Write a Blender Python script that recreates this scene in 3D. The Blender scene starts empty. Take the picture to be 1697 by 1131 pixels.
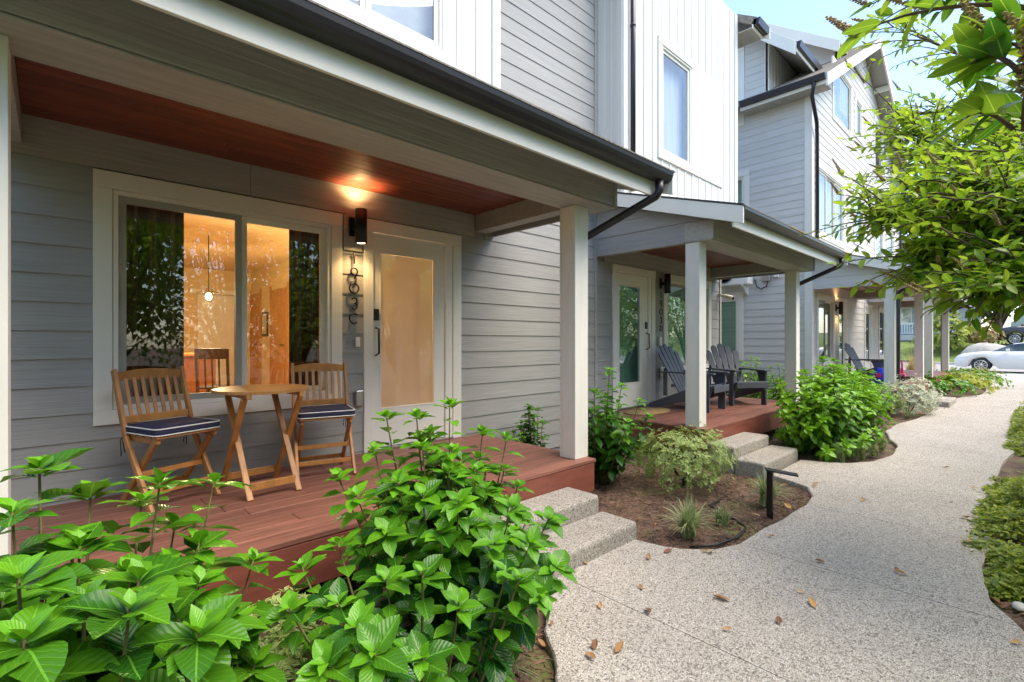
import bpy, math, random
from mathutils import Vector, Matrix, noise
R = math.radians
random.seed(7)
scene = bpy.context.scene
COL = scene.collection
# ------------------------------------------------------------------ camera
FPX, CXP, CYP, HC = 813.0, 848.5, 566.0, 1.455
YAW = math.atan2(866.5, 813.0)
DV = Vector((math.cos(YAW), math.sin(YAW), 0)); RV = Vector((math.sin(YAW), -math.cos(YAW), 0))
CAM = Vector((0, 0, HC))
cd = bpy.data.cameras.new('camera'); cam = bpy.data.objects.new('camera', cd); COL.objects.link(cam)
cd.sensor_width = 36.0; cd.lens = 36.0*FPX/1697.0; cd.clip_start = 0.05; cd.clip_end = 1500
cd.shift_y = 0.0
cam.location = CAM; cam.rotation_euler = (R(90), 0, YAW-R(90))
scene.camera = cam
# ------------------------------------------------------------------ world, sun, exposure
SUN_EL, SUN_AZ = R(61), R(296)      # azimuth of the sun, anticlockwise from +X
w = bpy.data.worlds.new('World'); scene.world = w; w.use_nodes = True
nt = w.node_tree; bg = nt.nodes['Background']
sky = nt.nodes.new('ShaderNodeTexSky'); sky.sky_type = 'NISHITA'; sky.sun_disc = False
sky.sun_elevation = SUN_EL; sky.sun_rotation = R(90)-SUN_AZ
sky.air_density = 1.0; sky.dust_density = 1.0; sky.ozone_density = 2.0
nt.links.new(sky.outputs[0], bg.inputs[0]); bg.inputs[1].default_value = 0.15
sd = bpy.data.lights.new('sun', 'SUN'); sd.energy = 2.1; sd.angle = R(55); sd.color = (1, .87, .68)
so = bpy.data.objects.new('sun', sd); COL.objects.link(so)
sdir = Vector((math.cos(SUN_EL)*math.cos(SUN_AZ), math.cos(SUN_EL)*math.sin(SUN_AZ), math.sin(SUN_EL)))
so.rotation_euler = sdir.to_track_quat('Z', 'Y').to_euler(); so.location = (0, 0, 30)
vs = scene.view_settings
vs.view_transform = 'Standard'; vs.look = 'None'; vs.gamma = 1; vs.use_curve_mapping = False; vs.exposure = 1.62
scene.render.resolution_x = 1024; scene.render.resolution_y = 682
scene.render.engine = 'CYCLES'
try:
    scene.cycles.max_bounces = 10; scene.cycles.transparent_max_bounces = 24
    scene.cycles.caustics_reflective = False; scene.cycles.caustics_refractive = False
except Exception: pass

def PX(px, py, t):          # a direction through the photograph at depth t metres
    u = (px-CXP)/FPX; v = (CYP-py)/FPX
    return CAM + t*(DV + u*RV) + Vector((0, 0, t*v))

# ------------------------------------------------------------------ helpers
BASE = {}
def tag(o, label=None, cat=None, group=None, kind=None):
    if label: o['label'] = label
    if cat: o['category'] = cat
    if group: o['group'] = group
    if kind: o['kind'] = kind
    return o
def thing(name, label, cat, loc=(0, 0, 0), rz=0.0, group=None, local=True):
    o = bpy.data.objects.new(name, None); COL.objects.link(o)
    o.location = loc; o.rotation_euler = (0, 0, rz); o.empty_display_size = .1
    BASE[o] = Vector((0, 0, 0)) if local else Vector(loc)
    return tag(o, label, cat, group)
class MB:
    def __init__(s): s.v = []; s.f = []; s.uv = None; s.sm = []
    def add(s, vs, fs, smooth=False):
        b = len(s.v); s.v += [Vector(q) for q in vs]
        for f in fs: s.f.append([i+b for i in f]); s.sm.append(smooth)
        return s
    def box(s, x0, y0, z0, x1, y1, z1):
        return s.add([(x0,y0,z0),(x1,y0,z0),(x1,y1,z0),(x0,y1,z0),(x0,y0,z1),(x1,y0,z1),(x1,y1,z1),(x0,y1,z1)],
            [(0,3,2,1),(4,5,6,7),(0,1,5,4),(1,2,6,5),(2,3,7,6),(3,0,4,7)])
    def bar(s, a, b, wd, ht, up=(0, 0, 1)):
        a = Vector(a); b = Vector(b); d = (b-a).normalized(); up = Vector(up)
        x = d.cross(up)
        if x.length < 1e-4: x = d.cross(Vector((1, 0, 0)))
        x.normalize(); y = x.cross(d); x *= wd/2; y *= ht/2
        return s.add([a-x-y,a+x-y,a+x+y,a-x+y,b-x-y,b+x-y,b+x+y,b-x+y],
            [(0,3,2,1),(4,5,6,7),(0,1,5,4),(1,2,6,5),(2,3,7,6),(3,0,4,7)])
    def tube(s, pts, r, n=8, smooth=True, cap=True, closed=False):
        pts = [Vector(p) for p in pts]; k = len(pts); rs = r if isinstance(r, (list, tuple)) else [r]*k
        vs = []; fs = []; px = None
        for i, p in enumerate(pts):
            if closed: d = pts[(i+1) % k]-pts[i-1]
            else: d = pts[min(i+1, k-1)]-pts[max(i-1, 0)]
            if d.length < 1e-9: d = Vector((0, 0, 1))
            d.normalize()
            if px is None:
                x = d.cross(Vector((0, 0, 1)))
                if x.length < .05: x = d.cross(Vector((1, 0, 0)))
            else: x = px - d*px.dot(d)
            x.normalize(); px = x; y = d.cross(x)
            for j in range(n):
                a = 2*math.pi*j/n; vs.append(p+(x*math.cos(a)+y*math.sin(a))*rs[i])
        for i in range(k if closed else k-1):
            i2 = (i+1) % k
            for j in range(n): fs.append((i*n+j, i*n+(j+1) % n, i2*n+(j+1) % n, i2*n+j))
        if cap and not closed: fs += [tuple(range(n))[::-1], tuple((k-1)*n+j for j in range(n))]
        return s.add(vs, fs, smooth)
    def lathe(s, prof, c=(0, 0, 0), n=20, smooth=True):
        c = Vector(c); vs = []; fs = []
        for (r, z) in prof:
            for j in range(n):
                a = 2*math.pi*j/n; vs.append(c+Vector((r*math.cos(a), r*math.sin(a), z)))
        for i in range(len(prof)-1):
            for j in range(n): fs.append((i*n+j, i*n+(j+1) % n, (i+1)*n+(j+1) % n, (i+1)*n+j))
        fs += [tuple(range(n))[::-1], tuple((len(prof)-1)*n+j for j in range(n))]
        return s.add(vs, fs, smooth)
    def prism(s, poly, fn, a, b, smooth=False):      # poly of (p,q); fn(p,q,s)->xyz
        n = len(poly)
        vs = [fn(p, q, a) for p, q in poly]+[fn(p, q, b) for p, q in poly]
        fs = [tuple(range(n))[::-1], tuple(range(n, 2*n))]+[(i, (i+1) % n, (i+1) % n+n, i+n) for i in range(n)]
        return s.add(vs, fs, smooth)
    def build(s, name, m, parent=None, bevel=0, seg=2, origin=None):
        if not s.v: return None
        lo = Vector([min(q[i] for q in s.v) for i in range(3)]); hi = Vector([max(q[i] for q in s.v) for i in range(3)])
        org = Vector(origin) if origin is not None else Vector(((lo.x+hi.x)/2, (lo.y+hi.y)/2, lo.z))
        me = bpy.data.meshes.new(name)
        me.from_pydata([q-org for q in s.v], [], s.f); me.materials.append(m)
        me.polygons.foreach_set('use_smooth', s.sm)
        if s.uv:
            ul = me.uv_layers.new(name='UVMap'); flat = [c for p in s.uv for c in p]; ul.data.foreach_set('uv', flat)
        me.update()
        o = bpy.data.objects.new(name, me); COL.objects.link(o); BASE[o] = org
        if parent is not None:
            o.parent = parent; o.location = org-BASE[parent]
        else: o.location = org
        if bevel:
            b = o.modifiers.new('bevel', 'BEVEL'); b.width = bevel; b.segments = seg; b.limit_method = 'ANGLE'; b.angle_limit = R(40)
            b.harden_normals = False
        return o
def box(name, x0, y0, z0, x1, y1, z1, m, parent=None, bevel=0):
    return MB().box(x0, y0, z0, x1, y1, z1).build(name, m, parent, bevel)

# ------------------------------------------------------------------ materials
MATS = {}
def mat(name, c, rough=.6, metal=0.0, var=.12, scale=(6, 6, 6), bump=0.0, bscale=None, objvar=.0, spec=.5, coat=0.0, detail=5, c2=None, dist=.01):
    m = bpy.data.materials.new(name); m.use_nodes = True; n = m.node_tree.nodes; l = m.node_tree.links
    b = n['Principled BSDF']; b.inputs['Roughness'].default_value = rough; b.inputs['Metallic'].default_value = metal
    b.inputs['Specular IOR Level'].default_value = spec; b.inputs['Coat Weight'].default_value = coat
    tc = n.new('ShaderNodeTexCoord'); oi = n.new('ShaderNodeObjectInfo')
    ad = n.new('ShaderNodeVectorMath'); ad.operation = 'ADD'; cmb = n.new('ShaderNodeVectorMath'); cmb.operation = 'SCALE'
    cmb.inputs[0].default_value = (13.1, 7.7, 9.3); l.new(oi.outputs['Random'], cmb.inputs['Scale'])
    l.new(tc.outputs['Object'], ad.inputs[0]); l.new(cmb.outputs[0], ad.inputs[1])
    mp = n.new('ShaderNodeMapping'); mp.inputs['Scale'].default_value = scale; l.new(ad.outputs[0], mp.inputs[0])
    ns = n.new('ShaderNodeTexNoise'); ns.inputs['Scale'].default_value = 1; ns.inputs['Detail'].default_value = detail; ns.inputs['Roughness'].default_value = .6
    l.new(mp.outputs[0], ns.inputs['Vector'])
    rp = n.new('ShaderNodeValToRGB'); e = rp.color_ramp.elements
    e[0].position = .3; e[1].position = .7
    c2 = c2 or tuple(min(1, q*(1+var)) for q in c); c1 = tuple(q*(1-var) for q in c)
    e[0].color = (*c1, 1); e[1].color = (*c2, 1); l.new(ns.outputs['Fac'], rp.inputs['Fac'])
    col = rp.outputs[0]
    if objvar:
        hs = n.new('ShaderNodeHueSaturation'); mr = n.new('ShaderNodeMapRange')
        mr.inputs['To Min'].default_value = 1-objvar; mr.inputs['To Max'].default_value = 1+objvar
        l.new(oi.outputs['Random'], mr.inputs['Value']); l.new(mr.outputs[0], hs.inputs['Value']); l.new(col, hs.inputs['Color']); col = hs.outputs[0]
    l.new(col, b.inputs['Base Color'])
    if bump:
        mp2 = n.new('ShaderNodeMapping'); mp2.inputs['Scale'].default_value = bscale or scale; l.new(ad.outputs[0], mp2.inputs[0])
        n2 = n.new('ShaderNodeTexNoise'); n2.inputs['Scale'].default_value = 1; n2.inputs['Detail'].default_value = 6; l.new(mp2.outputs[0], n2.inputs['Vector'])
        bp = n.new('ShaderNodeBump'); bp.inputs['Strength'].default_value = bump; bp.inputs['Distance'].default_value = dist
        l.new(n2.outputs['Fac'], bp.inputs['Height']); l.new(bp.outputs[0], b.inputs['Normal'])
    MATS[name] = m
    return m
def sidingmat(name, c, axis):
    s = (2.5, 40, 90) if axis == 'x' else (40, 2.5, 90)
    return mat(name, c, .62, var=.07, scale=(s[0]*.8, s[1]*.8, 30), bump=.7, bscale=s, objvar=.04, dist=.004)
M_SID = sidingmat('grey_siding_paint', (.345, .343, .336), 'x')
M_SIDY = sidingmat('grey_siding_paint_side', (.345, .343, .336), 'y')
M_SID3 = sidingmat('pale_siding_paint', (.62, .605, .58), 'x')
M_SID3Y = sidingmat('pale_siding_paint_side', (.62, .605, .58), 'y')
M_BEAM = mat('grey_trim_paint', (.40, .395, .365), .6, var=.15, scale=(1.5, 26, 38), bump=1.0, bscale=(2.2, 40, 60), dist=.006)
M_WHITE = mat('white_trim_paint', (.80, .785, .72), .5, var=.03, scale=(2, 2, 2), bump=.25, bscale=(60, 60, 12), dist=.002)
M_POST = mat('worn_white_post_paint', (.76, .745, .685), .55, var=.06, scale=(9, 9, 2), bump=.3, bscale=(70, 70, 14), dist=.002)
M_BATTEN = mat('white_batten_paint', (.70, .695, .68), .5, var=.02, scale=(1, 1, 1))
M_SHEATH = mat('wall_sheathing', (.3, .3, .3), .8)
M_DECK = mat('red_deck_stain', (.215, .088, .060), .5, var=.36, scale=(2.5, 30, 30), bump=.5, bscale=(5, 90, 90), objvar=.14, dist=.003)
M_DECKF = mat('red_fascia_stain', (.22, .065, .042), .5, var=.25, scale=(3, 26, 14), bump=.4, bscale=(5, 90, 40), objvar=.06, dist=.003)
M_CEDAR = mat('cedar_ceiling_stain', (.185, .042, .021), .42, var=.4, scale=(3, 22, 8), bump=.3, bscale=(6, 70, 20), objvar=.16, dist=.003)
M_GUT = mat('dark_bronze_metal', (.035, .032, .038), .32, metal=.35, var=.1)
M_SHING = mat('asphalt_shingle', (.25, .225, .19), .9, var=.45, scale=(30, 30, 30), bump=.9, bscale=(60, 60, 60), objvar=.2)
M_BLACK = mat('black_metal', (.018, .018, .018), .38, metal=.3, var=.1)
M_TEAK = mat('oiled_teak', (.42, .185, .052), .42, var=.28, scale=(14, 14, 5), bump=.2, bscale=(60, 60, 12), objvar=.14, dist=.003)
M_TEAKT = mat('oiled_teak_tabletop', (.42, .20, .06), .38, var=.25, scale=(4, 26, 10), bump=.15, bscale=(8, 70, 20), objvar=.12, dist=.003)
M_NAVY = mat('navy_canvas', (.016, .018, .055), .85, var=.15, scale=(30, 30, 30), bump=.3, bscale=(400, 400, 400), dist=.002)
M_PIPE = mat('white_piping', (.75, .74, .7), .7)
M_CHAR = mat('charcoal_resin', (.075, .082, .105), .5, var=.1, bump=.2, bscale=(30, 30, 60), dist=.002)
M_BARK = mat('brown_bark', (.11, .075, .05), .9, var=.3, scale=(20, 20, 6), bump=.6, bscale=(40, 40, 12))
M_STEM = mat('green_brown_stem', (.17, .14, .05), .7, var=.3, scale=(30, 30, 10))
M_CURT = mat('dark_brown_curtain', (.05, .038, .028), .9, var=.2, scale=(10, 10, 2))
M_OCHRE = mat('ochre_interior_paint', (.74, .57, .32), .8, var=.04)
M_OAK = mat('honey_oak', (.50, .23, .07), .45, var=.2, scale=(10, 10, 2))
M_DKWOOD = mat('dark_walnut', (.06, .03, .018), .5)
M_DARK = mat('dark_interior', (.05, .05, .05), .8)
M_RUBBER = mat('tyre_rubber', (.02, .02, .02), .8)
M_STEEL = mat('brushed_steel', (.55, .55, .55), .25, metal=1)
M_MAT = mat('coir_mat', (.36, .24, .11), .95, var=.25, scale=(80, 80, 80), bump=.8, bscale=(200, 200, 200))
M_BRICK = mat('weathered_board', (.4, .4, .38), .8)
M_LAWN = mat('lawn_grass', (.12, .17, .03), .9, var=.35, scale=(3, 3, 3), bump=.6, bscale=(25, 25, 25))
M_ASPH = mat('street_asphalt', (.30, .29, .28), .9, var=.12, scale=(3, 3, 3), bump=.3, bscale=(90, 90, 90))
M_SOIL = mat('dark_soil', (.095, .06, .042), .95, var=.5, scale=(5, 5, 5), bump=1.0, bscale=(45, 45, 45), c2=(.20, .125, .085), dist=.03)
M_MULCH = mat('bark_mulch', (.17, .10, .068), .95, var=.6, scale=(15, 15, 15), objvar=.1)
M_MOSS = mat('moss_patch', (.16, .18, .03), .95, var=.4, scale=(30, 30, 30), bump=.9, bscale=(90, 90, 90))

def add_moss(m):
    n = m.node_tree.nodes; l = m.node_tree.links; b = n['Principled BSDF']; src = b.inputs['Base Color'].links[0].from_socket
    ge = n.new('ShaderNodeNewGeometry'); ns = n.new('ShaderNodeTexNoise'); ns.inputs['Scale'].default_value = 2.1; ns.inputs['Detail'].default_value = 7; l.new(ge.outputs['Position'], ns.inputs['Vector'])
    rp = n.new('ShaderNodeValToRGB'); rp.color_ramp.elements[0].position = .56; rp.color_ramp.elements[1].position = .66; rp.color_ramp.elements[1].color = (.75, .75, .75, 1); l.new(ns.outputs['Fac'], rp.inputs[0])
    mx = n.new('ShaderNodeMix'); mx.data_type = 'RGBA'; l.new(rp.outputs[0], mx.inputs[0]); l.new(src, mx.inputs[6]); mx.inputs[7].default_value = (.15, .165, .045, 1); l.new(mx.outputs[2], b.inputs['Base Color'])
add_moss(M_SOIL)
def aggregate(name, tint=1.0, sc=105):
    m = bpy.data.materials.new(name); m.use_nodes = True; n = m.node_tree.nodes; l = m.node_tree.links; b = n['Principled BSDF']
    b.inputs['Roughness'].default_value = .85
    tc = n.new('ShaderNodeTexCoord')
    v1 = n.new('ShaderNodeTexVoronoi'); v1.inputs['Scale'].default_value = sc
    v2 = n.new('ShaderNodeTexVoronoi'); v2.feature = 'DISTANCE_TO_EDGE'; v2.inputs['Scale'].default_value = sc
    ge = n.new('ShaderNodeNewGeometry')
    l.new(ge.outputs['Position'], v1.inputs['Vector']); l.new(ge.outputs['Position'], v2.inputs['Vector'])
    sp = n.new('ShaderNodeSeparateColor'); l.new(v1.outputs['Color'], sp.inputs[0])
    rp = n.new('ShaderNodeValToRGB'); rp.color_ramp.interpolation = 'LINEAR'
    els = [(0, (.17, .15, .13)), (.14, (.29, .265, .235)), (.32, (.50, .47, .43)), (.62, (.61, .58, .535)), (.84, (.46, .395, .325)), (1, (.71, .685, .645))]
    e = rp.color_ramp.elements
    while len(e) < len(els): e.new(.5)
    for q, (p, c) in zip(e, els): q.position = p; q.color = (*[x*tint for x in c], 1)
    l.new(sp.outputs[0], rp.inputs[0])
    r2 = n.new('ShaderNodeValToRGB'); r2.color_ramp.elements[0].position = 0.0; r2.color_ramp.elements[1].position = .10
    r2.color_ramp.elements[0].color = (.34, .32, .30, 1); r2.color_ramp.elements[1].color = (1, 1, 1, 1); l.new(v2.outputs[0], r2.inputs[0])
    mx = n.new('ShaderNodeMix'); mx.data_type = 'RGBA'; mx.blend_type = 'MULTIPLY'; mx.inputs[0].default_value = 1
    l.new(rp.outputs[0], mx.inputs[6]); l.new(r2.outputs[0], mx.inputs[7])
    ns = n.new('ShaderNodeTexNoise'); ns.inputs['Scale'].default_value = 1.3; ns.inputs['Detail'].default_value = 6; l.new(ge.outputs['Position'], ns.inputs['Vector'])
    r3 = n.new('ShaderNodeValToRGB'); r3.color_ramp.elements[0].position = .3; r3.color_ramp.elements[1].position = .7
    r3.color_ramp.elements[0].color = (.90, .885, .87, 1); r3.color_ramp.elements[1].color = (1.05, 1.04, 1.02, 1); l.new(ns.outputs['Fac'], r3.inputs[0])
    m2 = n.new('ShaderNodeMix'); m2.data_type = 'RGBA'; m2.blend_type = 'MULTIPLY'; m2.inputs[0].default_value = 1
    l.new(mx.outputs[2], m2.inputs[6]); l.new(r3.outputs[0], m2.inputs[7]); l.new(m2.outputs[2], b.inputs['Base Color'])
    bp = n.new('ShaderNodeBump'); bp.inputs['Strength'].default_value = .8; bp.inputs['Distance'].default_value = .006
    l.new(r2.outputs[0], bp.inputs['Height']); l.new(bp.outputs[0], b.inputs['Normal'])
    return m
M_AGG = aggregate('exposed_aggregate', 1.12, 140); M_AGGS = aggregate('exposed_aggregate_steps', .95, 135)

def glassmat(name, tint=(.9, .95, .92), minr=.06, rough=0.0):
    m = bpy.data.materials.new(name); m.use_nodes = True; n = m.node_tree.nodes; l = m.node_tree.links
    n.remove(n['Principled BSDF']); out = n['Material Output']
    t = n.new('ShaderNodeBsdfTransparent'); t.inputs[0].default_value = (*tint, 1)
    g = n.new('ShaderNodeBsdfGlossy'); g.inputs['Roughness'].default_value = rough
    lw = n.new('ShaderNodeLayerWeight'); lw.inputs[0].default_value = .5; fr = n.new('ShaderNodeMath'); fr.operation = 'POWER'; fr.inputs[1].default_value = 4.0; l.new(lw.outputs['Facing'], fr.inputs[0])
    mr = n.new('ShaderNodeMapRange'); mr.inputs['To Min'].default_value = minr; mr.inputs['To Max'].default_value = 1; l.new(fr.outputs[0], mr.inputs[0])
    mx = n.new('ShaderNodeMixShader'); l.new(mr.outputs[0], mx.inputs[0]); l.new(t.outputs[0], mx.inputs[1]); l.new(g.outputs[0], mx.inputs[2])
    l.new(mx.outputs[0], out.inputs[0]); return m
M_GLASS = glassmat('window_glass', (.93, .95, .92), .07)
M_GLASSUP = glassmat('upper_window_glass', (.90, .92, .92), .10)
M_GLASSG = glassmat('green_tinted_glass', (.80, .92, .86), .10)
M_CARGL = glassmat('car_glass', (.35, .42, .42), .12)
def frosted(name, c):
    m = bpy.data.materials.new(name); m.use_nodes = True; n = m.node_tree.nodes; l = m.node_tree.links
    b = n['Principled BSDF']; b.inputs['Base Color'].default_value = (*c, 1); b.inputs['Roughness'].default_value = .5
    b.inputs['Coat Weight'].default_value = .9; b.inputs['Coat Roughness'].default_value = .02
    t = n.new('ShaderNodeBsdfTranslucent'); t.inputs[0].default_value = (.80, .74, .64, 1)
    mx = n.new('ShaderNodeMixShader'); mx.inputs[0].default_value = .45
    l.new(b.outputs[0], mx.inputs[1]); l.new(t.outputs[0], mx.inputs[2])
    g = n.new('ShaderNodeBsdfGlossy'); g.inputs['Roughness'].default_value = .015; m2 = n.new('ShaderNodeMixShader'); m2.inputs[0].default_value = .14
    l.new(mx.outputs[0], m2.inputs[1]); l.new(g.outputs[0], m2.inputs[2]); l.new(m2.outputs[0], n['Material Output'].inputs[0]); return m
M_FROST = frosted('frosted_door_glass', (.72, .58, .42))
def emit(name, c, s):
    m = bpy.data.materials.new(name); m.use_nodes = True; b = m.node_tree.nodes['Principled BSDF']
    b.inputs['Base Color'].default_value = (*c, 1); b.inputs['Emission Color'].default_value = (*c, 1); b.inputs['Emission Strength'].default_value = s; return m
M_BULB = emit('lit_bulb', (1, .62, .25), 14)
def paint(name, c, rough=.25): return mat(name, c, rough, var=.02, coat=.6)

def leafmat(name, young, old, veins=.35, trans=.32, rough=.33, edge=None, side=.5, quilt=.25):
    m = bpy.data.materials.new(name); m.use_nodes = True; n = m.node_tree.nodes; l = m.node_tree.links; b = n['Principled BSDF']
    b.inputs['Roughness'].default_value = rough; b.inputs['Specular IOR Level'].default_value = .38
    oi = n.new('ShaderNodeObjectInfo'); at = n.new('ShaderNodeAttribute'); at.attribute_name = 'tint'
    add = n.new('ShaderNodeMath'); add.operation = 'ADD'
    sc = n.new('ShaderNodeMath'); sc.operation = 'MULTIPLY'; sc.inputs[1].default_value = .45; l.new(oi.outputs['Random'], sc.inputs[0])
    ca = n.new('ShaderNodeSeparateColor'); l.new(oi.outputs['Color'], ca.inputs[0])    # object colour red = age of the leaf
    a2 = n.new('ShaderNodeMath'); a2.operation = 'ADD'; l.new(at.outputs['Fac'], a2.inputs[0]); l.new(ca.outputs[0], a2.inputs[1])
    l.new(sc.outputs[0], add.inputs[0]); l.new(a2.outputs[0], add.inputs[1])
    rp = n.new('ShaderNodeValToRGB'); e = rp.color_ramp.elements; e[0].position = .15; e[1].position = 1.0; e[0].color = (*old, 1); e[1].color = (*young, 1)
    l.new(add.outputs[0], rp.inputs[0]); col = rp.outputs[0]
    uv = n.new('ShaderNodeUVMap'); sx = n.new('ShaderNodeSeparateXYZ'); l.new(uv.outputs[0], sx.inputs[0])
    def M(op, a, bb=None, c=None):
        q = n.new('ShaderNodeMath'); q.operation = op
        for i, z in enumerate((a, bb, c)):
            if z is None: continue
            if isinstance(z, (int, float)): q.inputs[i].default_value = z
            else: l.new(z, q.inputs[i])
        return q.outputs[0]
    dx = M('ABSOLUTE', M('SUBTRACT', sx.outputs[0], .5))
    ph = M('SUBTRACT', M('MULTIPLY', sx.outputs[1], 7.0), M('MULTIPLY', dx, 6.0))
    tri = M('ABSOLUTE', M('SUBTRACT', M('FRACT', ph), .5))          # 0.5 on veins
    vein = M('GREATER_THAN', tri, .455)
    mid = M('LESS_THAN', dx, .022)
    vv = M('MAXIMUM', M('MULTIPLY', vein, side), mid)
    mx = n.new('ShaderNodeMix'); mx.data_type = 'RGBA'; l.new(M('MULTIPLY', vv, veins), mx.inputs[0]); l.new(col, mx.inputs[6])
    mx.inputs[7].default_value = (*[min(1, q*1.9+.06) for q in young], 1); col = mx.outputs[2]
    if edge:
        m3 = n.new('ShaderNodeMix'); m3.data_type = 'RGBA'; l.new(M('GREATER_THAN', dx, .24), m3.inputs[0]); l.new(col, m3.inputs[6]); m3.inputs[7].default_value = (*edge, 1); col = m3.outputs[2]
    l.new(col, b.inputs['Base Color'])
    bp = n.new('ShaderNodeBump'); bp.inputs['Strength'].default_value = quilt; bp.inputs['Distance'].default_value = .012; l.new(M('SUBTRACT', 1.0, M('MULTIPLY', tri, 2.0)), bp.inputs['Height']); l.new(bp.outputs[0], b.inputs['Normal'])
    t = n.new('ShaderNodeBsdfTranslucent'); hs = n.new('ShaderNodeHueSaturation'); hs.inputs['Value'].default_value = 1.25; hs.inputs['Hue'].default_value = .49; l.new(col, hs.inputs['Color']); l.new(hs.outputs[0], t.inputs[0])
    ms = n.new('ShaderNodeMixShader'); ms.inputs[0].default_value = trans; l.new(b.outputs[0], ms.inputs[1]); l.new(t.outputs[0], ms.inputs[2]); l.new(ms.outputs[0], n['Material Output'].inputs[0])
    return m
L_HYD = leafmat('hydrangea_leaf', (.13, .36, .012), (.010, .075, .007), .30, .26, .27, quilt=.16)
L_HYD2 = leafmat('hydrangea_leaf_bright', (.20, .43, .016), (.028, .14, .009), .18, .28, .28, quilt=.15)
L_LAUR = leafmat('laurel_leaf', (.31, .45, .03), (.05, .19, .012), .35, .55, .25, side=.0, quilt=.0)
L_PIER = leafmat('variegated_leaf', (.32, .44, .10), (.10, .19, .035), .1, .25, .5, edge=(.52, .58, .26))
L_WHITE = leafmat('silver_variegated_leaf', (.5, .55, .38), (.2, .26, .12), .1, .25, .5, edge=(.78, .78, .66))
L_BOX = leafmat('ground_cover_leaf', (.40, .46, .05), (.13, .22, .02), .1, .35, .4)
L_GRASS = leafmat('liriope_blade', (.30, .38, .12), (.10, .17, .05), .0, .25, .45, edge=(.5, .52, .3))
L_BG = leafmat('background_leaf', (.42, .46, .06), (.13, .2, .03), .0, .35, .6)
L_BGD = leafmat('dark_background_leaf', (.13, .2, .04), (.04, .08, .02), .0, .3, .6)
L_RED = leafmat('tan_shrub_leaf', (.42, .30, .14), (.25, .2, .08), .0, .3, .6)
L_TAN = leafmat('tan_grass_blade', (.62, .48, .22), (.42, .34, .15), .0, .3, .7)
L_DEAD = leafmat('fallen_brown_leaf', (.60, .36, .13), (.20, .085, .045), .25, .15, .6)
M_FLOW = mat('spent_flower_spike', (.33, .24, .10), .9, var=.4, scale=(60, 60, 60))

# ------------------------------------------------------------------ leaves
def leaf_geo(width=.62, nseg=6, ncol=4, fold=.22, droop=.28, serr=.0, tip=1.0, wob=0.0, rnd=None):
    vs = []; fs = []; uv = []
    for i in range(nseg+1):
        y = i/nseg
        hw = width/2*(math.sin(math.pi*min(1, y**.86)) ** .62)*(1-.10*y*tip) if 0 < i < nseg else .012
        if serr and 0 < i < nseg: hw *= 1+serr*(1 if i % 2 else -1)
        for j in range(ncol+1):
            q = j/ncol*2-1
            z = fold*abs(q)*hw-droop*y*y+wob*math.sin(7*y+3*q)*hw
            vs.append(Vector((q*hw, y*(1-.12*droop*y), z)))
    for i in range(nseg):
        for j in range(ncol):
            a = i*(ncol+1)+j; fs.append((a, a+1, a+ncol+2, a+ncol+1))
            for (ii, jj) in ((i, j), (i, j+1), (i+1, j+1), (i+1, j)):
                hw = .5*math.sin(math.pi*max(.02, min(.98, (ii/nseg)**.86)))**.62
                uv.append((.5+(jj/ncol*2-1)*hw, ii/nseg))
    return vs, fs, uv
def leaf_meshes(name, m, n=5, seed=1, **k):
    rr = random.Random(seed); out = []
    for i in range(n):
        kk = dict(k)
        kk['droop'] = k.get('droop', .28)*rr.uniform(.3, 1.6); kk['fold'] = k.get('fold', .22)*rr.uniform(.4, 1.6); kk['width'] = k.get('width', .6)*rr.uniform(.88, 1.12)
        vs, fs, uv = leaf_geo(**kk); me = bpy.data.meshes.new(name); me.from_pydata(vs, [], fs); me.materials.append(m)
        me.polygons.foreach_set('use_smooth', [True]*len(fs))
        u = me.uv_layers.new(name='UVMap'); u.data.foreach_set('uv', [c for p in uv for c in p]); me.update()
        out.append((me, vs, fs, uv))
    return out
def frame(p, d, up, s):
    d = d.normalized(); x = d.cross(up)
    if x.length < 1e-3: x = d.cross(Vector((1, .3, 0)))
    x.normalize(); z = x.cross(d)
    return Matrix(((x.x*s, d.x*s, z.x*s, p.x), (x.y*s, d.y*s, z.y*s, p.y), (x.z*s, d.z*s, z.z*s, p.z), (0, 0, 0, 1)))
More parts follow.
